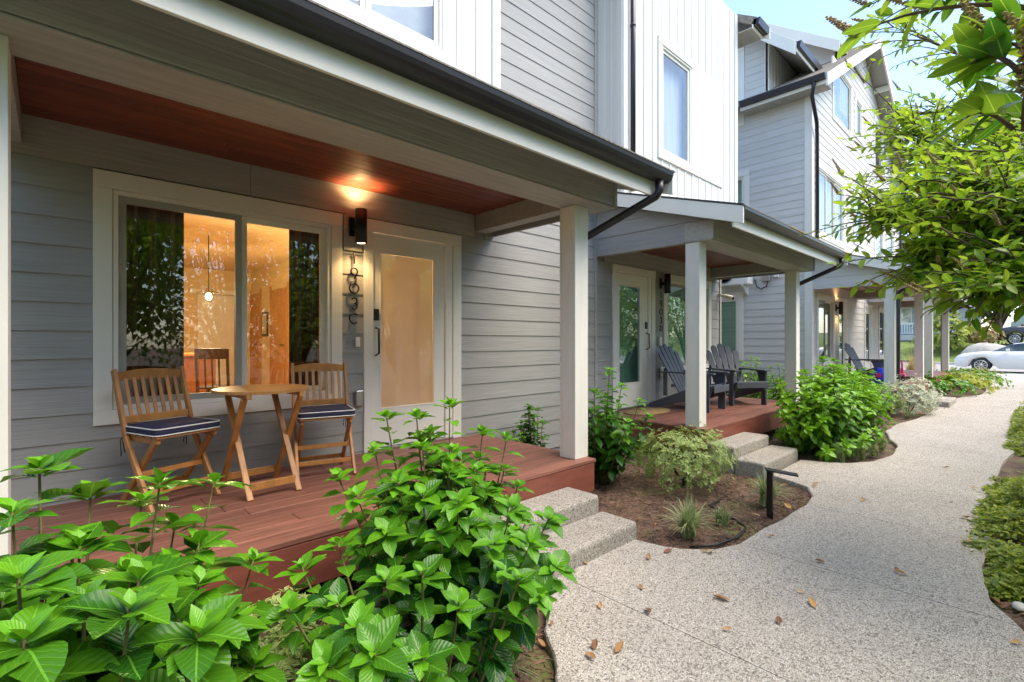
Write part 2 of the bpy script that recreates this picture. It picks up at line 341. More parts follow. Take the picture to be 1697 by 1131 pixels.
def foliage(parent, leaves, lib, libfar, m, nobj, oname='leaf', sname='foliage'):
    """leaves: (matrix, age). The ones that show largest become leaf objects, the rest one mesh."""
    base = BASE[parent]
    def key(q):
        p = q[0].translation-CAM; t = p.dot(DV)
        if t < .15: return -1
        u = p.dot(RV)/t; v = p.z/t
        if abs(u) > 1.12 or abs(v) > .78: return -1
        return q[0].col[1].length/t
    leaves = sorted(leaves, key=key, reverse=True) if nobj else leaves
    for i, (mx, age) in enumerate(leaves[:nobj]):
        o = bpy.data.objects.new(oname, lib[i % len(lib)][0]); COL.objects.link(o); o.parent = parent
        mm = mx.copy(); mm.translation = mx.translation-base; o.matrix_basis = mm; o.color = (age, 0, 0, 1)
    rest = leaves[nobj:]
    if not rest: return
    V = []; F = []; U = []; T = []
    for i, (mx, age) in enumerate(rest):
        me, vs, fs, uv = libfar[i % len(libfar)]; b = len(V)
        V += [(mx @ q)-base for q in vs]; F += [tuple(c+b for c in f) for f in fs]; U += uv; T += [age+random.random()*.35]*len(vs)
    me = bpy.data.meshes.new(sname); me.from_pydata(V, [], F); me.materials.append(m); me.polygons.foreach_set('use_smooth', [True]*len(F))
    u = me.uv_layers.new(name='UVMap'); u.data.foreach_set('uv', [c for p in U for c in p])
    a = me.attributes.new('tint', 'FLOAT', 'POINT'); a.data.foreach_set('value', T); me.update()
    o = bpy.data.objects.new(sname, me); COL.objects.link(o); o.parent = parent; o.color = (0, 0, 0, 1); o['kind'] = 'stuff'; BASE[o] = base
def bez(a, b, c, t): return a*(1-t)**2+b*2*t*(1-t)+c*t*t
UP = Vector((0, 0, 1))
LIB_H = leaf_meshes('leaf', L_HYD, 8, 1, width=.70, fold=.28, droop=.26, wob=.10, nseg=6)
FAR_H = leaf_meshes('leaf', L_HYD, 4, 2, width=.66, nseg=3, ncol=2)
LIB_H2 = leaf_meshes('leaf', L_HYD2, 5, 3, width=.62, nseg=4, ncol=2, fold=.3)
LIB_L = leaf_meshes('leaf', L_LAUR, 6, 4, width=.44, fold=.2, droop=.18, nseg=6)
FAR_L = leaf_meshes('leaf', L_LAUR, 4, 5, width=.42, nseg=3, ncol=2, droop=.2)
FAR_P = leaf_meshes('leaf', L_PIER, 3, 6, width=.36, nseg=2, ncol=2)
FAR_W = leaf_meshes('leaf', L_WHITE, 3, 7, width=.45, nseg=2, ncol=2)
FAR_B = leaf_meshes('leaf', L_BOX, 3, 8, width=.6, nseg=2, ncol=2)
FAR_BG = leaf_meshes('leaf', L_BG, 3, 9, width=.6, nseg=2, ncol=2)
FAR_BGD = leaf_meshes('leaf', L_BGD, 3, 10, width=.6, nseg=2, ncol=2)
FAR_R = leaf_meshes('leaf', L_RED, 3, 11, width=.6, nseg=2, ncol=2)
LIB_D = leaf_meshes('fallen_leaf', L_DEAD, 5, 12, width=.42, fold=.5, droop=-.12, nseg=5, ncol=2, wob=.25)

def hydrangea(name, label, base, H, RAD, nst, ll, seed, lib, far, m, nobj, tips=(), squash=(1, 1), group='hydrangea shrubs along the porches', droop=.0):
    rr = random.Random(seed); base = Vector((base[0], base[1], -.03))
    root = thing(name, label, 'shrub', base, 0, group, local=False)
    leaves = []; st = MB(); ends = [Vector(t) for t in tips]
    for i in range(nst):
        a = rr.uniform(0, 6.283); q = math.sqrt(rr.random()); h = H*(1-.45*q*q)*rr.uniform(.62, 1.0)
        ends.append(base+Vector((math.cos(a)*RAD*q*squash[0], math.sin(a)*RAD*q*squash[1], h)))
    for e in ends:
        off = e-base; s0 = base+Vector((off.x*.2+rr.uniform(-.04, .04), off.y*.2+rr.uniform(-.04, .04), 0))
        mid = base+Vector((off.x*.72, off.y*.72, off.z*.5)); L = off.length
        pts = [bez(s0, mid, e, t/6) for t in range(7)]
        st.tube(pts, [.008-.0008*t for t in range(7)], 4)
        nn = max(4, int(L/(.055+ll*.17))); az0 = rr.uniform(0, 3.14)
        for k in range(nn):
            t = .16+.84*(k+.6)/nn; p = bez(s0, mid, e, t); d = (bez(s0, mid, e, min(1, t+.05))-bez(s0, mid, e, t-.05)).normalized()
            sx = d.cross(UP if abs(d.z) < .9 else Vector((1, 0, 0))).normalized(); sy = sx.cross(d); az = az0+k*math.pi/2+rr.uniform(-.3, .3)
            last = k >= nn-1
            for sgn in (0, math.pi):
                if t < .4 and rr.random() < .3: continue
                rad = sx*math.cos(az+sgn)+sy*math.sin(az+sgn); tilt = rr.uniform(1.05, 1.5) if not last else rr.uniform(.85, 1.2)
                ld = d*math.cos(tilt)+rad*math.sin(tilt)+UP*(rr.uniform(-.3, .12)-droop)
                size = ll*rr.uniform(.72, 1.15)*(.95 if last else 1)*(.8+.35*math.sin(3.1*t))
                upv = (d*.5+UP*1.0+rad*-.1+Vector((rr.uniform(-.25, .25), rr.uniform(-.25, .25), 0)))
                age = max(-.1, min(.7, (t-.62)*1.25+rr.uniform(-.25, .2)))
                leaves.append((frame(p+rad*.012, ld, upv, size), age))
        for k in range(7):                    # rosette at the tip
            az = az0+.7+k*1.57+(k//2)*.5; rad = sx*math.cos(az)+sy*math.sin(az)
            if k < 2: q, sz, ag = rr.uniform(1.3, 2.2), rr.uniform(.8, 1.05), rr.uniform(.1, .5)
            elif k < 4: q, sz, ag = rr.uniform(.9, 1.4), rr.uniform(.6, .85), rr.uniform(.25, .65)
            else: q, sz, ag = rr.uniform(.3, .6), rr.uniform(.3, .5), rr.uniform(.6, 1.0)
            leaves.append((frame(e-d*(.02 if k < 2 else .01 if k < 4 else 0), d*.7+rad*q, d*.6+UP*.8-rad*.2, ll*sz), ag))
    st.build('stem', M_STEM, root)
    foliage(root, leaves, lib, far, m, nobj)
    return root

def smallshrub(name, label, base, H, RAD, n, ll, seed, far, m, group=None, whorl=6, squash=(1, 1), cat='shrub', top=.55):
    rr = random.Random(seed); base = Vector((base[0], base[1], base[2] if len(base) > 2 else -.03)); root = thing(name, label, cat, base, 0, group, local=False)
    leaves = []; st = MB()
    for i in range(9):
        a = i*.7+rr.random(); st.tube([base, base+Vector((math.cos(a)*RAD*.3, math.sin(a)*RAD*.3, H*.35)), base+Vector((math.cos(a)*RAD*.7*squash[0], math.sin(a)*RAD*.7*squash[1], H*.72))], [.012, .008, .004], 5)
    st.build('stem', M_BARK, root)
    for i in range(n):
        z = rr.uniform(-.55, 1)
        a = rr.uniform(0, 6.283); q = rr.uniform(.62, 1.0)**.6; s = math.sqrt(max(0, 1-z*z))*q
        lump = 1+.45*noise.noise(Vector((math.cos(a)*s*2.6+seed, math.sin(a)*s*2.6, z*2.6)))+rr.uniform(-.1, .08)
        p = base+Vector((math.cos(a)*s*RAD*lump*squash[0], math.sin(a)*s*RAD*lump*squash[1], H*(1-top)+H*top*z*q*lump))
        if p.z < base.z+.03: continue
        d = Vector((math.cos(a)*s, math.sin(a)*s, z*.8+.45)).normalized()
        sx = d.cross(Vector((.3, .1, 1))).normalized(); sy = sx.cross(d)
        for k in range(whorl):
            b = k*6.283/whorl+rr.random(); rad = sx*math.cos(b)+sy*math.sin(b)
            leaves.append((frame(p, d*rr.uniform(.3, .9)+rad, d, ll*rr.uniform(.6, 1.2)), rr.uniform(-.1, .7)))
    foliage(root, leaves, far, far, m, 0)
    return root

def grass_tuft(name, label, base, L, n, seed, m=None, group='liriope tufts in the planting beds', cat='grass tuft', wd=.009, up=1.0):
    rr = random.Random(seed); base = Vector((base[0], base[1], base[2] if len(base) > 2 else -.03)); V = []; F = []; U = []; T = []
    for i in range(n):
        a = rr.uniform(0, 6.283); lean = rr.uniform(.1, 1.0); l = L*rr.uniform(.6, 1.1); wv = wd*rr.uniform(.7, 1.2); tn = rr.uniform(-.1, .7)
        o = Vector((math.cos(a), math.sin(a), 0)); s = Vector((-o.y, o.x, 0)); p = Vector((rr.gauss(0, .02), rr.gauss(0, .02), 0)); b = len(V)
        for k in range(6):
            t = k/5; c = p+o*l*lean*(.25*t+.6*t*t)+UP*(l*up*(1.05*t-.75*lean*t*t)); ww = wv*(1-t*t*.92)
            V += [c-s*ww/2, c+s*ww/2]; T += [tn, tn]
        for k in range(5): F.append((b+2*k, b+2*k+1, b+2*k+3, b+2*k+2)); U += [(.15, k/5), (.85, k/5), (.85, (k+1)/5), (.15, (k+1)/5)]
    me = bpy.data.meshes.new(name); me.from_pydata(V, [], F); me.materials.append(m or L_GRASS); me.polygons.foreach_set('use_smooth', [True]*len(F))
    u = me.uv_layers.new(name='UVMap'); u.data.foreach_set('uv', [c for p in U for c in p]); at = me.attributes.new('tint', 'FLOAT', 'POINT'); at.data.foreach_set('value', T); me.update()
    o = bpy.data.objects.new(name, me); COL.objects.link(o); o.location = base; o.color = (0, 0, 0, 1); BASE[o] = base
    return tag(o, label, cat, group)

# ================================================================== SETTING: ground, path, street
gm = MB(); gm.add([(-60, -120, -.14), (400, -120, -.14), (400, 160, -.14), (-60, 160, -.14)], [(0, 1, 2, 3)])
tag(gm.build('ground', M_SOIL), kind='structure')
def lerp_curve(pts, x):
    for (x0, y0), (x1, y1) in zip(pts, pts[1:]):
        if x0 <= x <= x1:
            t = (x-x0)/(x1-x0+1e-9); t = t*t*(3-2*t)*.5+t*.5; return y0+(y1-y0)*t
    return pts[0][1] if x < pts[0][0] else pts[-1][1]
LEFT = [(-5, 1.0), (0, 1.06), (1.1, 1.14), (1.45, 1.28), (1.65, 1.47), (1.84, 1.72), (2.05, 1.9), (2.3, 2.03), (3.12, 2.03), (3.15, 1.82), (3.25, 1.66), (3.4, 1.53), (3.6, 1.46), (4.0, 1.45), (4.46, 1.42), (4.9, 1.40), (5.2, 1.43), (5.5, 1.55), (5.62, 1.75), (5.7, 1.97), (6.70, 1.97), (6.78, 1.72), (6.95, 1.52), (7.27, 1.34), (7.8, 1.26), (8.5, 1.29), (9.2, 1.5), (9.9, 1.66), (10.8, 1.66), (11.8, 1.52), (12.9, 1.46), (14.3, 1.5), (15.9, 1.44), (17, 1.35), (18.4, 1.0), (20, .98), (23, 1.3), (26, 1.6), (30, 2.2)]
RIGHT = [(-5, -1.5), (0, -.9), (2, -.6), (3.0, -.28), (3.55, .03), (3.9, .18), (4.4, .235), (4.94, .22), (5.6, .27), (6.5, .29), (8.2, .27), (10.4, .1), (12.7, .18), (16, .1), (22, -.3), (30, -1.0)]
path = tag(MB().add([(-5, 1.0, -.13), (-5, -1.5, -.13), (30, -1.0, -.13), (30, .5, -.13)], [(0, 1, 2, 3)]).build('path', M_AGG), kind='structure')
js = [-5, -2.9, -1.6, -.3, 1.0, 2.3, 3.6, 4.9, 6.2, 7.5, 8.8, 10.1, 11.4, 12.7, 14.0, 15.3, 16.6, 18, 19.5, 21, 22.5, 24, 26, 28, 30]
for a, b in zip(js, js[1:]):
    m = MB(); a += .002; b -= .002; N = 24; V = []; F = []
    for i in range(N+1):
        x = a+(b-a)*i/N; l_ = lerp_curve(LEFT, x); r_ = lerp_curve(RIGHT, x); k = .012
        jx = .02*noise.noise(Vector((x*2.2, 1, 0)))
        l_ += jx; V += [(x, l_, -.13), (x, l_, -k), (x, l_-k, 0), (x, r_+k, 0), (x, r_, -k), (x, r_, -.13)]
    for i in range(N):
        for j in range(5): q = i*6+j; F.append((q, q+1, q+7, q+6))
    F += [(0, 1, 2, 3, 4, 5), tuple(N*6+j for j in (5, 4, 3, 2, 1, 0))]
    m.add(V, F); m.build('slab', M_AGG, path)
# planting beds, uneven
def bed(name, x0, x1, y0, y1, st, z=-.05, amp=.03, clip=None):
    nx = int((x1-x0)/st); ny = int((y1-y0)/st); V = []; F = []
    for i in range(nx+1):
        for j in range(ny+1):
            x = x0+(x1-x0)*i/nx; y = y0+(y1-y0)*j/ny
            V.append((x, y, z+amp*noise.noise(Vector((x*2.3, y*2.3, 0)))+amp*.6*noise.noise(Vector((x*9, y*9, 3)))))
    for i in range(nx):
        for j in range(ny): q = i*(ny+1)+j; F.append((q, q+ny+1, q+ny+2, q+1))
    m = MB(); m.add(V, F, True); return tag(m.build(name, M_SOIL), kind='structure')
bed('planting_bed', -3, 12.9, .8, 6.2, .07)
bed('planting_bed', 12.9, 30, .6, 3.6, .2, -.045)
bed('planting_bed', 2.0, 20, -4, .5, .1, -.05)
# mulch chips (uncountable)
cm = MB(); rr = random.Random(3)
def on_path(x, y): return lerp_curve(RIGHT, x)-.0 < y < lerp_curve(LEFT, x)+.0
for i in range(21000):
    if i < 16500: x = rr.uniform(.2, 6.2); y = rr.uniform(1.1, 3.3)
    else: x = rr.uniform(2.6, 7); y = rr.uniform(-.6, .35)
    if on_path(x, y): continue
    z = -.05+.03*noise.noise(Vector((x*2.3, y*2.3, 0)))+.018*noise.noise(Vector((x*9, y*9, 3)))+.004
    l = rr.uniform(.006, .032); a = rr.uniform(0, 3.14); d = Vector((math.cos(a), math.sin(a), rr.uniform(-.3, .3)))*l; p = Vector((x, y, z))
    s = Vector((-d.y, d.x, 0)).normalized()*rr.uniform(.002, .006); h = Vector((0, 0, rr.uniform(.003, .007)))
    cm.add([p-d-s, p-d+s, p+d+s, p+d-s, p-d*.8+h, p+d*.8+h], [(0, 1, 4), (2, 3, 5), (1, 2, 5, 4), (3, 0, 4, 5)])
tag(cm.build('mulch', M_MULCH), 'brown bark mulch scattered over the planting beds', 'mulch', kind='stuff')
# street
tag(MB().add([(30, -60, -.02), (41, -60, -.02), (41, 80, -.02), (30, 80, -.02)], [(0, 1, 2, 3)]).build('street', M_ASPH), kind='structure')
M_CONC = mat('pale_concrete', (.55, .53, .50), .85, var=.1, scale=(3, 3, 3), bump=.2, bscale=(60, 60, 60))
tag(MB().box(27.2, -60, -.13, 30.0, 80, .02).build('pavement', M_CONC, bevel=.02), kind='structure')
lw = MB(); V = []; F = []
prof = [(41, .10), (42, .12), (44, .6), (46, 1.15), (50, 1.45), (60, 1.6), (120, 2.5), (300, 6)]
for x, z in prof:
    for j in range(21): V.append((x, -60+j*8, z+.1*noise.noise(Vector((x, j, 0)))))
for i in range(len(prof)-1):
    for j in range(20): q = i*21+j; F.append((q, q+1, q+22, q+21))
tag(lw.add(V, F, True).build('lawn', M_LAWN), kind='structure')
tag(MB().box(40.9, -60, -.05, 41.05, 80, .12).build('kerb', M_CONC, bevel=.02), kind='structure')
tag(MB().add([(23.8, 1.0, -.03), (27.2, 1.0, -.03), (27.2, 30, -.03), (23.8, 30, -.03)], [(0, 1, 2, 3)]).build('verge', M_LAWN), kind='structure')

# ================================================================== HOUSE BUILDERS
REV = .182
def siding(parent, org, dr, nrm, rng, z0, z1, openings, m, name='siding_board', rev=REV, seed=0, maxlen=3.7):
    """lapped boards; rng(z)->(s0,s1); openings (a0,a1,zb,zt)"""
    rr = random.Random(seed); org = Vector(org); dr = Vector(dr); nrm = Vector(nrm)
    n = int(math.ceil((z1-z0)/rev-1e-6))
    for c in range(n):
        zb = z0+c*rev; zt = min(z1, zb+rev)
        if zt-zb < .02: continue
        cuts = sorted({zb, zt} | {q for o in openings for q in (o[2], o[3]) if zb+.012 < q < zt-.012})
        for ca, cb in zip(cuts, cuts[1:]):
            la, ra = rng(ca); lb, rb = rng(cb)
            if ra-la < .02: continue
            segs = [(min(la, lb) if abs(la-lb) < 1e-6 else la, ra)]
            for (o0, o1, ob, ot) in openings:
                if ob < cb-.012 and ot > ca+.012:
                    ns = []
                    for (p, q) in segs:
                        if o1 <= p or o0 >= q: ns.append((p, q)); continue
                        if o0 > p: ns.append((p, o0))
                        if o1 < q: ns.append((o1, q))
                    segs = ns
            out = []
            for (p, q) in segs:
                if q-p < .03: continue
                while q-p > maxlen*1.15:
                    k = p+maxlen*rr.uniform(.45, 1); out.append((p, k-.0015)); p = k+.0015
                out.append((p, q))
            ta = .016-.009*(ca-zb)/rev; tb = .016-.009*(cb-zb)/rev
            for (p, q) in out:
                def at(s, z, e): v = org+dr*s+nrm*e; return (v.x, v.y, z)
                p2 = lb if abs(p-la) < 1e-6 else p; q2 = rb if abs(q-ra) < 1e-6 else q
                if q2 <= p2: q2 = p2+.001
                mb = MB(); ov = .012 if abs(cb-zt) < 1e-6 and zt < z1-1e-6 else 0
                mb.add([at(p, ca, 0), at(q, ca, 0), at(q2, cb, 0), at(p2, cb, 0), at(p, ca, ta), at(q, ca, ta), at(q2, cb, tb), at(p2, cb, tb)],
                       [(0, 1, 2, 3), (4, 7, 6, 5), (0, 4, 5, 1), (1, 5, 6, 2), (2, 6, 7, 3), (3, 7, 4, 0)])
                mb.build(name, m, parent)

def wall(x0, x1, z0, z1, ops, yf, th=.12, axis='x', rng=None, kinks=(), mb=None):
    mb = mb or MB(); zs = sorted({z0, z1, *[q for o in ops for q in (o[2], o[3]) if z0 < q < z1], *kinks})
    rng = rng or (lambda z: (x0, x1))
    for za, zb in zip(zs, zs[1:]):
        la, ra = rng(za+1e-6); lb, rb = rng(zb-1e-6); segs = [(la, ra, lb, rb)]
        for o in sorted(ops):
            if o[2] < zb-1e-4 and o[3] > za+1e-4:
                p = segs.pop(); segs += [(p[0], o[0], p[2], o[0]), (o[1], p[1], o[1], p[3])]
        for (a, b, c, d) in segs:
            if b-a < .005 and d-c < .005: continue
            pts = [(a, za), (b, za), (d, zb), (c, zb)]
            if axis == 'x': mb.prism(pts, lambda p, q, s: (p, s, q), yf, yf+th)
            else: mb.prism(pts, lambda p, q, s: (s, p, q), yf, yf+th)
    return mb
def hole(o, tw=.10): return (o[0]+tw*.8, o[1]-tw*.8, o[2]+tw*.75, o[3]-tw*.9)
def dhole(a, b, tw=.11): return (a+tw*.8, b-tw*.9, .425, 2.6-.10)
def window(house, x0, x1, z0, z1, wy, glass, kind='slider', tw=.10, face=-1, sill=True, back=None, name='window', axis='x', split=.52):
    """outer trim rectangle x0..x1, z0..z1 on a wall facing -Y (axis x) or -X (axis y)."""
    def B(mb, a0, b0, c0, a1, b1, c1):       # along, outward, up
        if axis == 'x': mb.box(a0, wy-b1, c0, a1, wy-b0, c1)
        else: mb.box(wy-b1, a0, c0, wy-b0, a1, c1)
        return mb
    t = .032
    wnd = B(B(MB(), x0, 0, z1-tw*1.15, x1, t+.006, z1), x0, 0, z0, x1, t, z0+tw*.95)
    B(B(wnd, x0, 0, z0+tw*.95+.001, x0+tw, t, z1-tw*1.15-.001), x1-tw, 0, z0+tw*.95+.001, x1, t, z1-tw*1.15-.001)
    w = wnd.build(name, M_WHITE, house, .003)
    a0, a1, c0, c1 = x0+tw, x1-tw, z0+tw*.95, z1-tw*1.15; f = .045
    def ring(a0, a1, c0, c1, f, d0, d1):
        mb = MB(); B(mb, a0, d0, c0, a1, d1, c0+f); B(mb, a0, d0, c1-f, a1, d1, c1); B(mb, a0, d0, c0+f, a0+f, d1, c1-f); B(mb, a1-f, d0, c0+f, a1, d1, c1-f); return mb
    ring(a0+.002, a1-.002, c0+.002, c1-.002, .03, -.06, .022).build('frame', M_WHITE, w, .003)
    am = a0+(a1-a0)*split
    panes = [(a0+.032, am, 'left'), (am, a1-.032, 'right')] if kind == 'slider' else [(a0+.032, a1-.032, 'one')]
    if kind == 'triple':
        q = (a1-a0-.064)/3; panes = [(a0+.032+i*q, a0+.032+(i+1)*q, 'p') for i in range(3)]
    for i, (p, q, nm) in enumerate(panes):
        d = -.028 if (i % 2) else -.003
        ring(p, q, c0+.034, c1-.034, f, d-.028, d).build('sash', M_WHITE if nm != 'left' else M_SASH, w, .002)
        B(MB(), p+f, d-.018, c0+.034+f, q-f, d-.012, c1-.034-f).build('pane', glass, w)
    if back is not None:
        B(MB(), a0, -.16, c0, a1, -.15, c1).build('window_backing', back, w)
    return w
M_SASH = mat('grey_vinyl_sash', (.36, .36, .33), .5)

def digits(house, chars, x, y, ztop, h, step):
    for i, ch in enumerate(chars):
        zc = ztop-i*step-h/2; mb = MB(); r = .0075
        def P(u, v): return (x+u*h, y, zc+v*h)
        arc = lambda cx, cz, rr_, a0, a1, n=16: [P(cx+rr_*math.cos(R(a0+(a1-a0)*k/n)), cz+rr_*math.sin(R(a0+(a1-a0)*k/n))) for k in range(n+1)]
        if ch == '1': mb.tube([P(-.12, .33), P(.0, .48), P(0, -.5)], r, 5)
        elif ch == '0': mb.tube(arc(0, 0, .42, 0, 360, 22)[:-1], r, 5, closed=True)
        elif ch == '9': mb.tube(arc(0, .15, .3, 0, 360, 20)[:-1], r, 5, closed=True); mb.tube([P(.3, .15), P(.24, -.15), P(.02, -.5)], r, 5)
        elif ch == '3': mb.tube(arc(0, .24, .24, 150, -90, 12)+arc(0, -.24, .26, 90, -150, 12)[1:], r, 5)
        elif ch == 'C': mb.tube(arc(0, 0, .42, 50, 310, 18), r, 5)
        elif ch == 'D': mb.tube([P(-.25, .45)]+arc(-.05, 0, .45, 80, -80, 14)+[P(-.25, -.45)], r, 5, closed=True)
        mb.build('house_number', M_BLACK, house)

def wall_lamp(x, wy, z0, z1, label, lit, group='up and down wall lamps beside the doors'):
    t = thing('wall_lamp', label, 'lamp', (x, wy, z0), 0, group, local=False); r = .052; cy = wy-.125; dx = .045
    MB().box(x-.07, wy-.045, (z0+z1)/2-.08, x-.02, wy-.018, (z0+z1)/2+.09).build('back_plate', M_BLACK, t, .004)
    MB().box(x-.05, cy, (z0+z1)/2-.025, x-.02, wy-.04, (z0+z1)/2+.025).build('arm', M_BLACK, t)
    mb = MB(); n = 24; V = []; F = []
    for (rr_, z) in ((r*.86, z0+.02), (r*.86, z0), (r, z0), (r, z1), (r*.86, z1), (r*.86, z1-.02)):
        for j in range(n): a = 6.2832*j/n; V.append((x+rr_*math.cos(a), cy+rr_*math.sin(a), z))
    for i in range(5):
        for j in range(n): F.append((i*n+j, i*n+(j+1) % n, (i+1)*n+(j+1) % n, (i+1)*n+j))
    mb.add(V, F, True).build('shade', M_BLACK, t)
    for z, s in ((z0+.012, 1), (z1-.012, -1)):
        MB().lathe([(r*.85, z-.002), (r*.85, z+.002)], (x, cy, 0), 20).build('bulb', M_BULB if lit else M_STEEL, t)
        if lit:
            L = bpy.data.lights.new('lamp_light', 'SPOT'); L.energy = lit*(1.0 if s < 0 else .6); L.color = (1, .60, .26); L.spot_size = R(125); L.spot_blend = .8; L.shadow_soft_size = .03
            lo = bpy.data.objects.new('lamp_light', L); COL.objects.link(lo); lo.parent = t; lo.location = Vector((x, cy, z-s*.03))-BASE[t]
            lo.rotation_euler = (0, 0, 0) if s > 0 else (R(180), 0, 0)
    return t

def porch(h, xl, xr, wy, sid, sidy, posts=True, gable=True, deck_l=None, fr=True, ds='side', deckz=.41, seed=1, seltrim=None):
    """xl..xr outer ends of the front beam; wy the wall plane; every dimension hangs from these."""
    f = wy-1.71; rrn = random.Random(seed)       # beam front
    # deck boards along X
    dk = MB().box(xl+.02, f+.12, .18, xr-.26, wy-.03, deckz-.032).build('deck', M_DECKF, h)
    y = f+.08; k = 0; bw = .138
    while y < wy-.04:
        y2 = min(y+bw, wy-.022); cut = rrn.uniform(.25, .75)*(xr-xl)+xl
        for (a, b) in ((xl-.02, cut-.0015), (cut+.0015, xr-.20)):
            MB().box(a, y, deckz-.03, b, y2, deckz+rrn.uniform(-.0012, .0012)).build('deck_board', M_DECK, dk, .004)
        y += bw+.005
    MB().box(xl, f+.083, .13, xr-.22, f+.118, deckz-.034).build('deck_fascia', M_DECKF, h, .004)
    MB().box(xr-.256, f+.12, .13, xr-.222, wy-.03, deckz-.034).build('deck_fascia', M_DECKF, h, .004)
    MB().box(xl, f+.12, .13, xl+.034, wy-.03, deckz-.034).build('deck_fascia', M_DECKF, h, .004)
    zb, zt = 2.655, 2.86
    # posts
    for px in (xl+.02, xr-.38):
        po = MB().box(px+.012, f+.182, deckz+.002, px+.168, f+.338, zb).build('post', M_POST, h, .003)
        for (a, b, c, d) in ((px, f+.17, px+.18, f+.181), (px, f+.339, px+.18, f+.35)):
            MB().box(a, b, deckz+.002, c, d, zb-.001).build('post_casing', M_POST, po, .003)
        for (a, b, c, d) in ((px, f+.182, px+.011, f+.338), (px+.169, f+.182, px+.18, f+.338)):
            MB().box(a, b, deckz+.003, c, d, zb-.002).build('post_casing', M_POST, po, .003)
    # front beam
    bm = MB().box(xl+.02, f+.02, zb+.012, xr-.02, f+.345, zt+.02).build('beam', M_BEAM, h)
    cut = xr-.52
    for (a, b) in ((xl+.045, cut-.0015), (cut+.0015, xr-.045)):
        MB().box(a, f+.002, zb+.016, b, f+.019, zt+.06).build('beam_casing', M_BEAM, bm, .002)
    MB().box(xl, f+.01, zb, xr, f+.35, zb+.011).build('beam_soffit', M_BEAM, bm, .002)
    for x in (xl, xr-.044): MB().box(x, f-.008, zb+.013, x+.043, f+.35, zt+.03).build('beam_end_trim', M_BEAM, bm, .002)
    # side beams
    for x in ((xl+.05, xl+.19), (xr-.28, xr-.13)):
        MB().box(x[0], f+.351, zb+.02, x[1], wy-.02, zt+.01).build('side_beam', M_BEAM, h, .003)
    # ceiling boards
    ce = MB().box(xl+.195, f+.352, zt+.02, xr-.29, wy-.02, zt+.03).build('porch_ceiling', M_CEDAR, h)
    y = f+.353
    while y < wy-.05:
        y2 = min(y+.088, wy-.021); cut = rrn.uniform(.2, .8)*(xr-xl)+xl
        for (a, b) in ((xl+.192, cut-.0008), (cut+.0008, xr-.282)):
            MB().box(a, y, zt-.001+rrn.uniform(0, .0015), b, y2, zt+.018).build('ceiling_board', M_CEDAR, ce, .003)
        y += .0905
    # roof
    sl = .30; ey, ez = f-.42, 2.925; ly, lz = wy, 2.925+sl*(wy-f+.42)
    x0, x1 = xl-.19, xr+.25
    def rf(p, q, s): return (s, p, q)
    ro = MB().prism([(ey, ez-.03), (ly, lz-.03), (ly, lz), (ey, ez)], rf, x0+.02, x1-.02).build('porch_roof', M_SHEATH, h)
    if fr:
        ncs = 13; L = math.hypot(ly-ey, lz-ez); dy = (ly-ey)/ncs; dz = (lz-ez)/ncs
        for c in range(ncs):
            ya, za = ey-.02+c*dy, ez+c*dz; MB().prism([(ya, za+.002), (ya, za+.012), (ya+dy*1.25, za+dz*1.25+.006), (ya+dy*1.25, za+dz*1.25+.002)], rf, x0, x1).build('shingle_course', M_SHING, ro)
    # eave soffit and fascia
    MB().prism([(f+.0, zt+.062), (ey+.13, ez-.155), (ey+.13, ez-.14), (f+.0, zt+.077)], rf, xl, xr).build('soffit', M_BEAM, h)
    MB().box(x0+.028, ey+.105, ez-.205, x1-.028, ey+.128, ez-.034).build('fascia', M_WHITE, h, .003)
    # rakes (white sloping boards)
    for x in (x0, x1-.027):
        MB().prism([(ey-.005, ez-.19), (ey-.005, ez-.0), (ly, lz-.0), (ly, lz-.16)], rf, x, x+.026).build('rake_board', M_WHITE, h, .003)
        MB().prism([(ey-.01, ez+.001), (ey-.01, ez+.022), (ly, lz+.022), (ly, lz+.001)], rf, x-.004 if x == x0 else x, x+.026 if x == x0 else x+.03).build('roof_edge', M_GUT, h)
    # gutter, open K profile
    g = [(ey+.104, ez-.005), (ey+.104, ez-.082), (ey+.03, ez-.082), (ey+.012, ez-.07), (ey-.002, ez-.055), (ey-.012, ez-.03), (ey-.016, ez+.0), (ey-.004, ez+.002), (ey-.004, ez-.006), (ey-.008, ez-.03), (ey+.006, ez-.052), (ey+.02, ez-.066), (ey+.036, ez-.076), (ey+.098, ez-.076), (ey+.098, ez-.005)]
    MB().prism(g, rf, x0+.03, x1-.029).build('gutter', M_GUT, h)
    for x in (x0+.028, x1-.031): MB().prism(g[:9]+g[-1:], rf, x, x+.004).build('gutter_cap', M_GUT, h)
    # downspout
    ox, oy = x1-.15, ey+.05; py = f+.36
    if ds == 'side':
        tx = xr-.16; pts = [(ox, oy, ez-.09), (ox, oy, ez-.17), (ox-.008, oy+.03, ez-.215), (tx+.03, py-.06, 2.40), (tx, py, 2.34), (tx, py, .25), (tx+.02, py-.01, .16), (tx+.12, py-.08, .07)]
    else:
        tx = xl+.11; ox = xl+.75; pts = [(ox, oy, ez-.09), (ox, oy, ez-.14), (ox-.03, oy+.02, ez-.19), (tx+.08, f+.08, 2.52), (tx, f+.12, 2.44), (tx, f+.12, .62), (tx, f+.06, .52)]
    MB().tube(pts, .036, 10).build('downspout', M_GUT, h)
